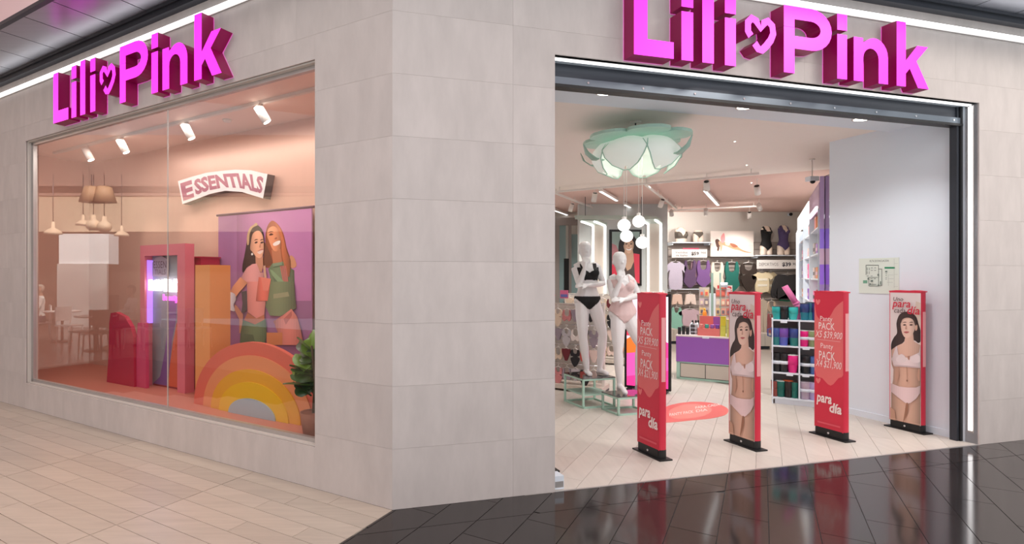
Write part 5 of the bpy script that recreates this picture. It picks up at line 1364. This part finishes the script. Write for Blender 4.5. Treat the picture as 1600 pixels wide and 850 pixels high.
for x in (.55, .67): P.poly(smooth(R_((x, .83), (x + .04, .845), (x + .08, .83), (x + .04, .82)), 3), (60, 40, 40))
P.poly(smooth(R_((.57, .745), (.64, .755), (.70, .745), (.64, .725)), 3), (200, 60, 80)); P.poly(R_((.5, .66), (.74, .66), (.9, .55), (.9, .4), (.4, .4), (.4, .55)), (248, 240, 248))
P.build('poster_print', t, print_mat('backlit_poster', .4, .7))

# ================================================================== DISPLAY TABLE IN THE MIDDLE
tb = on_z(1057, 591.5, 0); TWD, TD, TH = .80, .62, .685
M_PURP = mat('purple_panel', (158, 96, 190), .45, noise=.02)
t = thing('display_table', 'low display table with purple front panel over beige cupboard doors', 'table', (tb.x, tb.y, 0), LT)
for x in (0, TWD - .05):
    for y in (0, TD - .05): B(x, x + .05, y, y + .05, 0, .30).build('leg', M_MINT, t)
B(0, TWD, 0, TD, 0, .03).build('base_board', M_MINT, t); B(0, TWD, .0, TD, .255, .275).build('mid_board', M_MINT, t)
for i in range(2): B(.060 + i * .345, .060 + i * .345 + .335, -.004, .02, .040, .245).build('door', M_BEIGE, t)
B(.05, TWD - .05, .02, TD - .02, .03, .255).build('cupboard', M_DARK, t)
B(-.005, TWD + .005, -.008, .012, .275, TH - .02).build('front_panel', M_PURP, t)
B(TWD - .012, TWD, .012, TD, .275, TH - .02).build('side_panel', mat('speckled_panel', (214, 190, 170), .5, noise=.3, scale=30), t); B(0, .012, .012, TD, .275, TH - .02).build('side_panel', MATS['speckled_panel'], t)
B(-.01, TWD + .01, -.012, TD + .01, TH - .02, TH).build('table_top', mat('pale_top', (226, 214, 214), .4, noise=.01), t)
B(.36, .45, -.02, -.012, TH - .032, TH - .004).build('label_holder', M_WHITE, t)
c_, s_ = math.cos(LT), math.sin(LT)
def on_table(u, y): x = (u - 1057) / 81 * TWD; return (tb.x + c_ * x - s_ * y, tb.y + s_ * x + c_ * y, TH)
k9 = TWD / 81
def carton(u0, u1, y, h, d, rgb, label, cat, name='carton', z=0.0, grp=None, lid=None):
    q = on_table((u0 + u1) / 2, y); w = (u1 - u0) * k9
    t = thing(name, label, cat, (q[0], q[1], q[2] + z), LT, grp)
    m = mat('card_%d_%d_%d' % rgb, rgb, .5, noise=.02)
    B(-w / 2, w / 2, 0, d, 0, h).build('box', m, t)
    if lid: B(-w / 2 - .001, w / 2 + .001, -.001, d + .001, h, h + .012).build('lid', mat('card_%d_%d_%d' % lid, lid, .5, noise=.02), t)
    return t
carton(1117, 1124.5, .10, .155, .07, (214, 212, 92), 'lower lime yellow carton at the front right of the purple table', 'box', lid=(196, 196, 70)); carton(1117, 1124.5, .10, .125, .07, (222, 206, 60), 'upper yellow carton stacked on the lime one, left stack', 'box', z=.167, lid=(196, 180, 50))
carton(1125.5, 1136, .06, .13, .09, (206, 208, 116), 'lower pale lime carton of the right stack on the table', 'box', lid=(188, 190, 96)); carton(1125.5, 1136, .06, .105, .09, (210, 212, 120), 'upper pale lime carton of the right stack on the table', 'box', z=.142, lid=(188, 190, 96))
q = on_table(1101, .10)
t = thing('tiered_display', 'coral pink stepped display box on the purple table', 'display stand', q, LT)
M_COR = mat('coral_card', (226, 124, 118), .5, noise=.02); M_COR2 = mat('coral_card_dark', (206, 96, 112), .5, noise=.02)
B(-.15, .15, 0, .12, 0, .115).build('lower_step', M_COR, t); B(-.15, .15, .12, .26, 0, .14).build('upper_step', M_COR2, t); B(-.14, .16, .24, .26, .14, .29).build('header_board', M_COR, t); B(.05, .16, .236, .24, .15, .28).build('purple_patch', M_PURP, t)
for u, rgb, n in ((1098.5, (70, 176, 160), 'teal'), (1106, (160, 100, 180), 'violet'), (1113, (126, 80, 180), 'purple'), (1091, (226, 140, 130), 'salmon')):
    q = on_table(u, .14); tt = thing('cosmetic_tub', 'small %s tub on the coral stepped display' % n, 'tub', (q[0], q[1], q[2] + .115), LT, 'tubs on the stepped display')
    MB().lathe([(.026, 0), (.030, .01), (.030, .04), (.026, .045)], n=14).build('tub', mat('tub_' + n, rgb, .35, noise=.02), tt); MB().lathe([(.031, .045), (.031, .058), (.02, .06)], n=14).build('lid', mat('tub_lid_' + n, rgb, .3, noise=.02), tt)
for i, u in enumerate((1060, 1065.5, 1071)): carton(u - 2.2, u + 2.2, .10 + .02 * i, .10 + .02 * (i % 2), .05, (34, 34, 38), 'glossy black box, %s from the left on the purple table' % ORD[i], 'box', 'black_box', 0, 'black boxes on the table', (60, 60, 66))
q = on_table(1081, .12)
t = thing('wire_rack', 'white wire rack beside the black boxes on the purple table', 'rack', q, LT)
for x in (-.06, .06):
    MB().tube([(x, 0, 0), (x, 0, .15), (x * .6, .05, .19)], .006, 6).build('upright', M_WHITE, t); MB().tube([(x, .12, 0), (x * .6, .12, .19)], .006, 6).build('upright', M_WHITE, t)
for z in (.05, .11, .17): MB().tube([(-.06, 0, z), (.06, 0, z)], .004, 6).build('wire', M_WHITE, t)
for i, (u, rgb) in enumerate(((1077.5, (70, 68, 72)), (1082, (188, 186, 190)), (1085, (110, 108, 112)))):
    q = on_table(u, .25 + .03 * i); tt = thing('pump_bottle', ('dark grey', 'pale grey', 'mid grey')[i] + ' pump bottle behind the white wire rack', 'bottle', q, LT, 'pump bottles on the table')
    MB().lathe([(.028, 0), (.030, .01), (.030, .15), (.012, .18)], n=14).build('bottle', mat('bottle_%d' % i, rgb, .3, noise=.02), tt); MB().lathe([(.014, .18), (.014, .21), (.006, .225)], n=10).build('pump', M_BLKP, tt)
q = on_table(1093, .44); tt = thing('spray_bottle', 'orange spray bottle behind the coral stepped display', 'bottle', q, LT)
MB().lathe([(.03, 0), (.032, .2), (.03, .34), (.014, .37)], n=14).build('bottle', mat('orange_bottle', (238, 150, 50), .3, noise=.02), tt); MB().lathe([(.016, .37), (.016, .40), (.008, .41)], n=10).build('cap', mat('yellow_cap', (240, 190, 60), .3, noise=.02), tt)
# card rack with two posts behind the table
cr = on_table(1104, .85); t = thing('accessory_rack', 'accessory rack with two mint posts behind the purple table', 'rack', (cr[0], cr[1], 0), LT)
hp = 1.66
B(-.045, -.012, -.016, .016, .02, hp).build('post', mat('sage_post', (150, 180, 168), .4, noise=.02), t); B(.075, .10, -.012, .012, .02, hp - .0).build('post', MATS['sage_post'], t)
B(-.26, .30, -.2, .2, 0, .02).build('base_plate', M_MINT, t); B(.02, .24, -.006, .006, .78, 1.40).build('card_panel', mat('card_panel', (206, 196, 186), .5, noise=.05), t); B(-.22, -.07, -.006, .006, .78, 1.42).build('card_panel', MATS['card_panel'], t)
MB().lathe([(.05, 1.42), (.055, 1.5), (.05, 1.5), (.045, 1.43)], (.14, 0, 0), 14).build('basket', M_WHITE, t)
rg = random.Random(9)
for r in range(4):
    for k, x in enumerate((-.18, -.11, .055, .13, .205)):
        rgb = rg.choice(((232, 170, 150), (214, 190, 200), (206, 120, 110), (190, 186, 190), (236, 206, 150), (226, 214, 206), (150, 140, 150)))
        wx, wy = cr[0] + c_ * x + s_ * .013, cr[1] + s_ * x - c_ * .013
        tt = thing('accessory_card', 'small accessory card, %s from the left in the %s row of the mint post rack' % (ORD[k], ORD[r]), 'card', (wx, wy, 1.27 - r * .15), LT, 'cards on the accessory rack')
        B(-.03, .03, -.004, .006, 0, .11).build('card', mat('acc_%d_%d_%d' % rgb, rgb, .5, noise=.06), tt); B(-.018, .018, -.010, -.004, .02, .075).build('item', mat('acc2_%d' % (r % 3), ((236, 120, 100), (240, 226, 200), (120, 110, 120))[r % 3], .5, noise=.05), tt)
# packs and price sign behind the table, to the right
sh_ = at(1122, 500, 11.2); t = thing('pack_shelf', 'pale shelf stand with folded packs behind the lime cartons', 'shelf', (sh_.x, 11.2, 0))
W9 = .52
for x in (0, W9 - .03): B(x, x + .03, 0, .35, 0, 1.25).build('side_panel', M_WHITE, t)
for z in (.3, .68, .98): B(.03, W9 - .03, 0, .35, z, z + .02).build('board', M_WHITE, t)
B(.03, W9 - .03, .33, .35, .05, 1.25).build('back_panel', M_GREY, t)
for i, (x, z, rgb, n) in enumerate(((.12, .70, (240, 190, 70), 'yellow'), (.12, .76, (246, 236, 226), 'white'), (.12, .82, (236, 150, 60), 'orange'), (.34, .70, (246, 206, 90), 'pale yellow'), (.34, .76, (248, 240, 232), 'cream white'), (.14, .32, (240, 228, 220), 'off white'), (.36, .32, (206, 120, 110), 'brick'))):
    tt = thing('folded_pack', '%s folded underwear pack on the pale shelf stand' % n, 'pack', (sh_.x + x, 11.2, z), 0, 'folded packs on the shelf stand')
    B(-.08, .08, .03, .25, 0, .05).build('pack', mat('pack_' + n.replace(' ', '_'), rgb, .5, noise=.04), tt); B(-.082, .082, .028, .03, .015, .035).build('paper_band', M_WHITE, tt)
for i, x in enumerate((.13, .25, .37)):
    garment('bra', sh_.x + x, 11.2 + .06, 1.17, .13, .10, ((50, 46, 50), (70, 60, 60), (44, 42, 50))[i], 'dark bra, %s in the row on the pale shelf stand' % ORD[i], 'underwear', 'dark bras on the shelf stand', 0, .05)
MB().tube([(.03, .06, 1.24), (W9 - .03, .06, 1.24)], .006, 6).build('rail', M_CHROME, t)
for nm, x0, x1, rgb, body, c in (('price_card', -.02, .11, (232, 104, 60), '2x', (250, 230, 210)), ('price_card', .12, .28, (240, 226, 220), '3', (206, 40, 40))):
    tt = thing(nm, ('orange' if x0 < 0 else 'white and red') + ' promotion card on top of the pale shelf stand', 'sign', (sh_.x, 11.2 - .02, 1.25), 0)
    B(x0, x1, 0, .012, 0, .17).build('card', mat('promo_%d' % rgb[0], rgb, .5, noise=.01), tt); B(x0, x0 + .04 if x0 > 0 else x0 + .02, -.002, 0, 0, .17).build('red_edge', M_REDC, tt)
    if x0 > 0: P = Print(-.003); P.text(body, x0 + .055, x1 - .015, .02, .15, c, 0, .03); P.build('lettering', tt)

# ================================================================== TUMBLER SHELF
ts = on_z(1208, 630.5, 0)
t = thing('tumbler_shelf', 'white shelf unit filled with drinking tumblers near the white wall', 'shelf', (ts.x, ts.y, 0), LT)
SWD, SDP = .78, .34
ZS = [.085, .40, .735, 1.06]
px_m = 148.0
def sx_(cx): return (cx - 110) / 4.25 / px_m
xd = sx_(280)
for z in ZS: B(0, SWD, 0, SDP, z - .018, z).build('board', M_WHITE, t)
B(.02, SWD - .02, .03, SDP, 0, .067).build('plinth', M_WHITE, t); B(-.012, 0, 0, SDP, 0.0, 1.06).build('side_panel', M_WHITE, t); B(SWD, SWD + .012, 0, SDP, 0, 1.06).build('side_panel', M_WHITE, t)
B(xd - .008, xd + .008, 0, SDP, .085, 1.042).build('divider', M_WHITE, t); B(0, SWD, SDP - .012, SDP, .07, 1.06).build('back_panel', mat('shelf_back', (178, 172, 170), .6, noise=.02), t)
for i, (x, z) in enumerate(((sx_(180), 1.04), (sx_(322), .72), (sx_(218), .385), (sx_(320), .385))): B(x - .035, x + .035, -.006, 0, z - .02, z + .008).build('price_tag', M_PALE if 0 else M_WHITE, t)
def tumbler(cx, shelf, h, r, rgb, label, low=None, band=False, lid=None, handle=False, taper=.8, y=.075):
    x = sx_(cx); px, py = ts.x + c_ * x - s_ * y, ts.y + s_ * x + c_ * y
    tt = thing('tumbler', label, 'tumbler', (px, py, ZS[shelf]), LT, 'tumblers on the white shelf')
    m = mat('cup_%d_%d_%d' % rgb, rgb, .3, noise=.04, scale=6)
    ht = h * .42
    MB().lathe([(r * taper * .95, 0), (r * taper, .008), (r * (taper * .4 + .6), ht), (r, ht + .006)], n=20).build('lower_body', mat('cup_%d_%d_%d' % low, low, .3, noise=.04) if low else m, tt)
    MB().lathe([(r, ht + .006), (r, h * .95), (r * .97, h * .96)], n=20).build('body', m, tt)
    MB().lathe([(r * 1.02, h * .955), (r * 1.02, h * .99), (r * .5, h), (r * .3, h * 1.005)], n=20).build('lid', mat('cup_%d_%d_%d' % lid, lid, .3, noise=.02) if lid else mat('cup_lid', (60, 62, 70), .3, noise=.02), tt)
    if band: MB().lathe([(r * 1.015, h * .42), (r * 1.02, h * .60)], n=20).build('paper_band', M_WHITE, tt)
    if handle: MB().tube([(-r, -.01, h * .9), (-r - .035, -.01, h * .86), (-r - .035, -.01, h * .5), (-r, -.01, h * .46)], .008, 8).build('handle', m, tt)
TEAL, INK = (40, 178, 176), (22, 22, 26)
tumbler(135, 3, .165, .052, TEAL, 'teal tumbler at the left end of the top shelf', taper=.75); tumbler(183, 3, .165, .056, INK, 'black tumbler between the two teal ones on the top shelf', taper=.75, y=.07); tumbler(240, 3, .165, .056, (60, 196, 190), 'turquoise tumbler right of the black one on the top shelf', taper=.75)
tumbler(316, 3, .21, .05, (52, 70, 130), 'blue tumbler with teal foot on the top shelf, right of the pink straw', low=(40, 130, 150)); tumbler(352, 3, .225, .05, (44, 110, 140), 'petrol blue tumbler on the top shelf, right part', low=(60, 150, 160), y=.11); tumbler(392, 3, .22, .052, (70, 60, 130), 'indigo tumbler at the right end of the top shelf', low=(50, 70, 140)); tumbler(430, 3, .21, .05, (30, 40, 80), 'navy tumbler on the top shelf behind the third pedestal')
tumbler(130, 2, .225, .052, (66, 90, 160), 'blue green handled tumbler at the left of the second shelf', low=(44, 130, 130), handle=True); tumbler(178, 2, .225, .056, (126, 84, 180), 'purple tumbler on the second shelf', low=(90, 100, 190)); tumbler(216, 2, .20, .045, (30, 26, 44), 'dark tumbler set back on the second shelf', y=.2); tumbler(248, 2, .225, .054, (60, 80, 150), 'blue tumbler with green foot on the second shelf', low=(40, 130, 124))
tumbler(311, 2, .20, .052, (238, 30, 134), 'hot pink tumbler with white band on the second shelf', band=True, lid=(240, 240, 240)); tumbler(366, 2, .20, .055, (140, 158, 112), 'olive green tumbler with white band on the second shelf', band=True, lid=(200, 206, 190)); tumbler(420, 2, .2, .05, (180, 170, 160), 'stone coloured tumbler on the second shelf behind the pedestal', band=True)
tumbler(134, 1, .235, .054, INK, 'black tumbler at the left of the third shelf', band=True, lid=(24, 24, 28)); tumbler(182, 1, .235, .056, (28, 28, 32), 'second black tumbler on the third shelf', band=True, lid=(24, 24, 28)); tumbler(238, 1, .225, .062, (240, 40, 140), 'hot pink tumbler with white top on the third shelf', lid=(240, 240, 240), taper=.7)
tumbler(322, 1, .22, .060, (20, 20, 24), 'black tumbler right of the divider on the third shelf', band=True, lid=(30, 30, 34)); tumbler(376, 1, .22, .056, (74, 112, 176), 'mid blue tumbler with white band on the third shelf', band=True, lid=(60, 90, 150)); tumbler(430, 1, .22, .05, (90, 90, 110), 'grey tumbler on the third shelf behind the pedestal')
tumbler(122, 0, .20, .042, (150, 70, 60), 'brick red tumbler at the left of the bottom shelf'); tumbler(160, 0, .205, .052, (20, 104, 92), 'green tumbler on the bottom shelf beside the brick red one', lid=(206, 220, 214)); tumbler(210, 0, .215, .052, (40, 28, 26), 'dark brown tumbler with orange top on the bottom shelf', lid=(214, 96, 50)); tumbler(250, 0, .205, .046, (20, 110, 96), 'green tumbler with dark cap on the bottom shelf', lid=(60, 50, 44))
tumbler(318, 0, .215, .060, (190, 170, 186), 'lilac grey tumbler on the bottom shelf', band=True, lid=(210, 200, 210)); tumbler(374, 0, .215, .058, (186, 170, 220), 'lavender tumbler with pale band on the bottom shelf', band=True, lid=(200, 190, 226)); tumbler(430, 0, .215, .05, (160, 150, 190), 'dusty violet tumbler on the bottom shelf behind the pedestal')
# giant bent straw
q = (ts.x + c_ * .25 - s_ * .17, ts.y + s_ * .25 + c_ * .17)
t = thing('giant_straw', 'giant pink bent drinking straw standing on the tumbler shelf', 'straw', (q[0], q[1], 1.06), LT)
M_STRAW = mat('pink_straw', (240, 130, 186), .35, noise=.02)
sf_ = to_local((q[0], q[1], 1.06), LT, 0); a0, a1, a2 = sf_(1250, 497), sf_(1247, 477), sf_(1226, 447)
mb = MB(); mb.tube([(a0[0], 0, 0), (a1[0], 0, a1[1] - .03), (a1[0] - .01, 0, a1[1] + .01)], .036, 16); mb.build('lower_tube', M_STRAW, t)
MB().tube([(a1[0] - .01, 0, a1[1] + .01), (a1[0] - .025, 0, a1[1] + .035)], [.040, .040], 16).build('bend', M_STRAW, t)
MB().tube([(a1[0] - .02, 0, a1[1] + .025), (a2[0], 0, a2[1])], .036, 16).build('upper_tube', M_STRAW, t)

# ================================================================== COSMETICS WALL
CT = math.atan2(.8425, .5387); C0 = Vector((5.17, 6.94, 0))
def Cp(tt, off, z): return (C0.x + .5387 * tt + .8425 * off, C0.y + .8425 * tt - .5387 * off, z)   # off: towards the wall
t = thing('cosmetics_unit', 'tall cosmetics wall unit with lit header and white edge lights', 'shelf unit', C0, CT)
UL = 4.9                                                    # local x runs into the shop, local y faces left (the aisle)
B(.02, UL, -.335, -.30, .06, 2.86).build('back_panel', M_WHITE, t); B(0, UL, -.30, 0, 0, .06).build('plinth', M_WHITE, t)
for x in (.25, 1.8, 3.3, UL - .03): B(x, x + .03, -.30, 0, .06, 2.50).build('divider', M_WHITE, t)
for z in (.5, .85, 1.2, 1.55, 1.9, 2.25): B(.05, UL, -.30, -.02, z, z + .02).build('shelf_board', M_WHITE, t)
B(1.8, UL, -.28, .01, 2.54, 2.76).build('header_box', M_LEDS, t); B(.1, 1.8, -.28, 0, 2.48, 2.80).build('header_arch', mat('lilac_panel', (196, 168, 196), .4, noise=.03), t)
B(UL - .05, UL - .01, .0, .03, .3, 2.48).build('light_line', M_LED, t); B(.25, UL, -.02, .02, 2.48, 2.515).build('light_line', M_LEDS, t)
pil = thing('purple_pillar', 'purple iridescent pillar at the near end of the cosmetics wall', 'pillar', C0, CT)
for i, (z0_, z1_, rgb) in enumerate(((0, 1.5, (150, 120, 190)), (1.5, 1.75, (140, 90, 220)), (1.75, 1.95, (190, 160, 190)), (1.95, 2.2, (130, 96, 214)), (2.2, 2.86, (156, 128, 176)))):
    B(-.02, .0, -.045, .0, z0_, z1_).build('pillar_panel', mat('irid_%d' % i, tuple(min(255, c + 30) for c in rgb), .25, noise=.08, scale=3), pil)
rg = random.Random(21)
cols_ = (((236, 120, 170), 'pink'), ((240, 150, 90), 'orange'), ((70, 60, 66), 'black'), ((226, 206, 200), 'cream'), ((160, 110, 200), 'violet'), ((206, 60, 90), 'red'), ((200, 190, 186), 'grey'))
for r, z in enumerate((.87, 1.22, 1.57, 1.92)):
    for k, xx in enumerate((.5, 1.05, 1.55, 2.2, 2.8, 3.6, 4.3)):
        rgb, n = cols_[(r * 3 + k * 2) % 7]
        p = Cp(xx, -.0, 0); tt = thing('cosmetic_box', '%s cosmetic box, %s from the near end on the %s lit cosmetics shelf from below' % (n, ORD[k], ORD[r]), 'box', Cp(xx, .14, z), CT, 'cosmetics on the wall unit')
        h = rg.uniform(.14, .24); B(-.12, .12, -.08, .10, 0, h).build('box', mat('cos_%s' % n, rgb, .35, noise=.05), tt); B(-.121, .121, .10, .102, h * .3, h * .6).build('label', mat('cosl_%d' % (k % 3), ((250, 240, 240), (240, 200, 220), (60, 50, 60))[k % 3], .4, noise=.02), tt)
for k, (xx, rgb, n) in enumerate(((.6, (236, 130, 180), 'pink'), (1.3, (240, 160, 110), 'orange'), (2.5, (120, 90, 90), 'brown'), (3.7, (190, 160, 170), 'mauve'))):
    tt = thing('tall_package', '%s tall package on the top shelf of the cosmetics wall' % n, 'package', Cp(xx, .14, 2.27), CT, 'tall packages on the cosmetics wall'); B(-.14, .14, -.08, .1, 0, .19).build('box', mat('tall_%s' % n, rgb, .35, noise=.05), tt); B(-.10, .10, .1, .102, .03, .15).build('label', M_PALE, tt)
# mirror between the pillar and the white wall
ma, mbp = Vector((5.155, 6.74, 0)), Vector((5.222, 6.955, 0)); md = mbp - ma
t = thing('wall_mirror', 'tall narrow mirror between the purple pillar and the white wall', 'mirror', ma, math.atan2(md.y, md.x))
B(0, md.length, -.03, -.004, .02, 2.86).build('mirror_backing', M_DARK, t); B(.004, md.length - .004, -.004, 0, .03, 2.85).build('mirror_glass', M_MIRROR, t)
# camera dome on a rod
cc = at(1269, 283, 7.6); t = thing('security_camera', 'white security camera box hanging on a rod near the cosmetics wall', 'camera', (cc.x, 7.6, cc.z), 0)
B(-.06, .06, -.05, .05, 0, .06).build('housing', M_WHITE, t); MB().ball((.0, -.01, -.006), .032, 14, 8).build('lens_dome', M_BLKP, t); MB().tube([(0, 0, .06), (0, 0, CZ - cc.z)], .007, 8).build('rod', M_LAMPW, t); MB().lathe([(.03, -.012), (.035, -.001)], (0, 0, CZ - cc.z), 12).build('ceiling_plate', M_LAMPW, t)
cc = at(1241, 334, 13.6); t = thing('security_camera', 'tiny dark security camera high on the back wall', 'camera', (cc.x, 13.72, cc.z), 0); MB().ball((0, 0, 0), .04, 12, 8).build('lens_dome', M_BLKP, t); B(-.03, .03, .02, .08, -.03, .03).build('bracket', M_WHITE, t)
# dark outlet box at the left foot of the entrance
t = thing('floor_box', 'small white box at the left foot of the shop entrance', 'box', Rp(1.285, .16, .003), RT); B(-.03, .045, -.13, -.03, .0, .10).build('box', M_WHITE, t); B(-.028, .04, -.132, -.13, .015, .06).build('cover_plate', M_ALU, t)

# ================================================================== ACROSS THE MALL (seen reflected in the display window)
ZRX = math.atan2(.9077, -.4196)
def mthing(name, label, cat, u, v, Y, z=None, group=None):
    p = mirror_pt(u, v, Y)
    return thing(name, label, cat, (p.x, p.y, p.z if z is None else z), ZRX, group)
far = struct('floor', 'brown mall floor leading to the cafe opposite the window')
MB().prism(in_frame([(8.6, .1), (26, .1), (26, -9), (-1, -9), (-1, -3.05), (8.6, -3.05)], Lp), -.06, -.012).build('floor_bed', mat('brown_mall_floor', (120, 100, 92), .25, noise=.08), far)
cw = struct('wall_cafe', 'beige back wall of the cafe opposite', mirror_pt(140, 432, 21) * 1.0, ZRX); cw.location.z = 0
B(-11, 11, -.1, 0, 0, 3.3).build('lower_wall', mat('cafe_wall', (170, 138, 122), .7, noise=.05), cw); B(-11, 11, -3.2, -3.1, 3.05, 4.2).build('cream_bulkhead', mat('cafe_cream', (240, 214, 184), .6, noise=.03), cw)
B(-11, 11, -3.1, 0, 4.2, 4.3).build('cream_top', MATS['cafe_cream'], cw); B(-11, 11, -3.3, -3.1, 4.2, 6.15).build('upper_wall', mat('cafe_upper', (196, 160, 146), .6, noise=.03), cw); B(-11, 11, -3.36, -3.3, 4.3, 4.5).build('dark_beam', mat('cafe_beam', (110, 84, 76), .6, noise=.04), cw)
M_SHADE = mat('cafe_shade', (236, 210, 180), .5, emit=.25, noise=.02)
M_CONE = mat('cafe_cone', (176, 140, 108), .6, noise=.05)
for i, (u, v, w, kind) in enumerate(((83, 366, 26, 'dome'), (146, 360, 22, 'flask'), (163, 362, 22, 'flask'), (190, 369, 22, 'dome'), (130, 352, 22, 'dome'), (143, 316, 36, 'cone'), (163, 316, 36, 'cone'))):
    Y = 14.0; t = mthing('cafe_pendant', '%s shaped cafe pendant lamp reflected in the window, %s from the left' % (kind, ORD[i]), 'pendant lamp', u, v, Y, None, 'cafe pendant lamps')
    r = w / 2 * Y / 860
    prof = {'dome': [(r, 0), (r * .95, r * .25), (r * .55, r * .6), (r * .2, r * .75), (r * .18, r * 1.5)], 'flask': [(r * .6, 0), (r, r * .5), (r * .9, r * 1.1), (r * .35, r * 1.6), (r * .3, r * 2.2)], 'cone': [(r, 0), (r * .6, r * 1.3), (r * .5, r * 1.35)]}[kind]
    MB().lathe(prof, n=18).build('shade', M_CONE if kind == 'cone' else M_SHADE, t); MB().tube([(0, 0, prof[-1][1]), (0, 0, 4.2 - t.location.z)], .01, 6).build('cord', M_DARK, t)
t = mthing('cafe_kiosk', 'white fronted cafe kiosk with brown posts reflected in the window', 'kiosk', 140, 432, 18, 0)
B(-.95, .62, -.6, 0, 2.0, 2.95).build('white_fascia', mat('kiosk_white_glow', (244, 246, 246), .5, emit=1.0), t)  # fascia is no lamp: emission put in to brighten its reflection
for x in (-.5, .05, .6): B(x - .14, x + .14, -.3, .0, 0, 2.0).build('brown_post', mat('kiosk_brown', (120, 88, 66), .6, noise=.04), t)
B(-.95, .62, -.7, -.6, 0, 2.0).build('back_panel', mat('kiosk_back', (226, 226, 222), .5, noise=.03), t); B(-.95, .62, -.2, .02, 0, 1.0).build('counter', mat('kiosk_counter', (90, 60, 56), .5, noise=.04), t)
M_CHW = mat('cafe_white', (238, 230, 224), .5, noise=.02); M_CHB = mat('cafe_brown', (84, 58, 52), .5, noise=.03)
def chair(u, Y, m, lab, turn=0):
    t = mthing('cafe_chair', lab, 'chair', u, 600, Y, 0, 'cafe chairs reflected in the window'); t.rotation_euler[2] += turn
    B(-.21, .21, -.21, .21, .43, .46).build('seat', m, t)
    B(-.20, .20, .18, .21, .55, .88).build('backrest', m, t)
    for x in (-.19, .16):
        for y in (-.19, .17): MB().tube([(x * 1.1, y * 1.15, 0), (x, y, .43)], [.014, .019], 6).build('leg', m, t)
    for x in (-.18, .18): B(x - .012, x + .012, .185, .205, .46, .56).build('back_post', m, t)
def table(u, Y, lab):
    t = mthing('cafe_table', lab, 'table', u, 600, Y, 0, 'cafe tables reflected in the window')
    MB().lathe([(.40, .72), (.42, .735), (.42, .75)], n=24).build('table_top', M_CHW, t); MB().tube([(0, 0, .02), (0, 0, .72)], .03, 10).build('pedestal', M_CHB, t); MB().lathe([(.24, 0), (.22, .02), (.03, .03)], n=18).build('base', M_CHB, t)
for i, (u, Y) in enumerate(((97, 13.6), (150, 12.0), (222, 13.0), (290, 13.0))): table(u, Y, 'white round cafe table reflected in the window, %s from the left' % ORD[i])
for i, (u, Y, m, tr) in enumerate(((64, 13.7, M_CHW, .9), (108, 13.0, M_CHW, -1.2), (132, 11.6, M_CHB, .6), (152, 11.2, M_CHB, 0), (168, 11.8, M_CHB, -.7), (205, 12.4, M_CHW, .8), (238, 12.2, M_CHW, -.5), (275, 12.2, M_CHW, .5), (310, 12.4, M_CHW, -.8))):
    chair(u, Y, m, '%s cafe chair reflected in the window, %s' % ('white' if m is M_CHW else 'brown', (ORD + ['ninth'])[i] + ' from the left'), tr)
def sitter(u, Y, lab, shirt, turn, hairc):
    J = dict(hip=(0, .52), chest=(0, .93), waist=(0, .72), neck=(0, 1.13), head=(0, -.02, 1.28), shL=(-.17, .02, 1.07), shR=(.17, .02, 1.07), elL=(-.21, -.08, .82), wrL=(-.12, -.30, .78), elR=(.21, -.08, .82), wrR=(.12, -.30, .78),
        hipL=(-.09, -.02, .52), hipR=(.09, -.02, .52), knL=(-.10, -.44, .50), knR=(.10, -.44, .50), anL=(-.10, -.42, .09), anR=(.10, -.42, .09), toL=(-.11, -.58, .014), toR=(.11, -.58, .014), hdL=((.3, -1, 0), (0, .1, 1), .4), hdR=((-.3, -1, 0), (0, .1, 1), .4))
    t = mthing('person', lab, 'person', u, 600, Y, 0); t.rotation_euler[2] += turn
    A, T = figure(J); me = remesh(A, .013, 4); me.materials.append(mat('skin_tone', (206, 160, 134), .5, noise=.02))
    o = bpy.data.objects.new('body', me); COL.objects.link(o); o.parent = t
    cut_cloth(me, lambda x, y, z: (z > .60 and z < 1.115 and y > -.26 and not (abs(x) > .13 and z < .80)) , .010, 'shirt', shirt, t)
    cut_cloth(me, lambda x, y, z: z < .62 and z > .10, .010, 'trousers', mat('denim', (70, 78, 100), .8, noise=.06), t)
    cut_cloth(me, lambda x, y, z: z > 1.22 and (y > .005 or z > 1.345), .014, 'hair', mat(hairc[0], hairc[1], .7, noise=.1), t)
sitter(63, 13.75, 'person in a white shirt seated at a cafe table, reflected at the far left', mat('white_shirt', (240, 236, 230), .8, noise=.03), .9, ('grey_hair', (190, 176, 160)))
sitter(206, 12.45, 'person in a pale shirt seated at a cafe table, reflected left of the portal', mat('pale_shirt', (230, 220, 216), .8, noise=.03), .8, ('brown_hair', (110, 70, 54)))
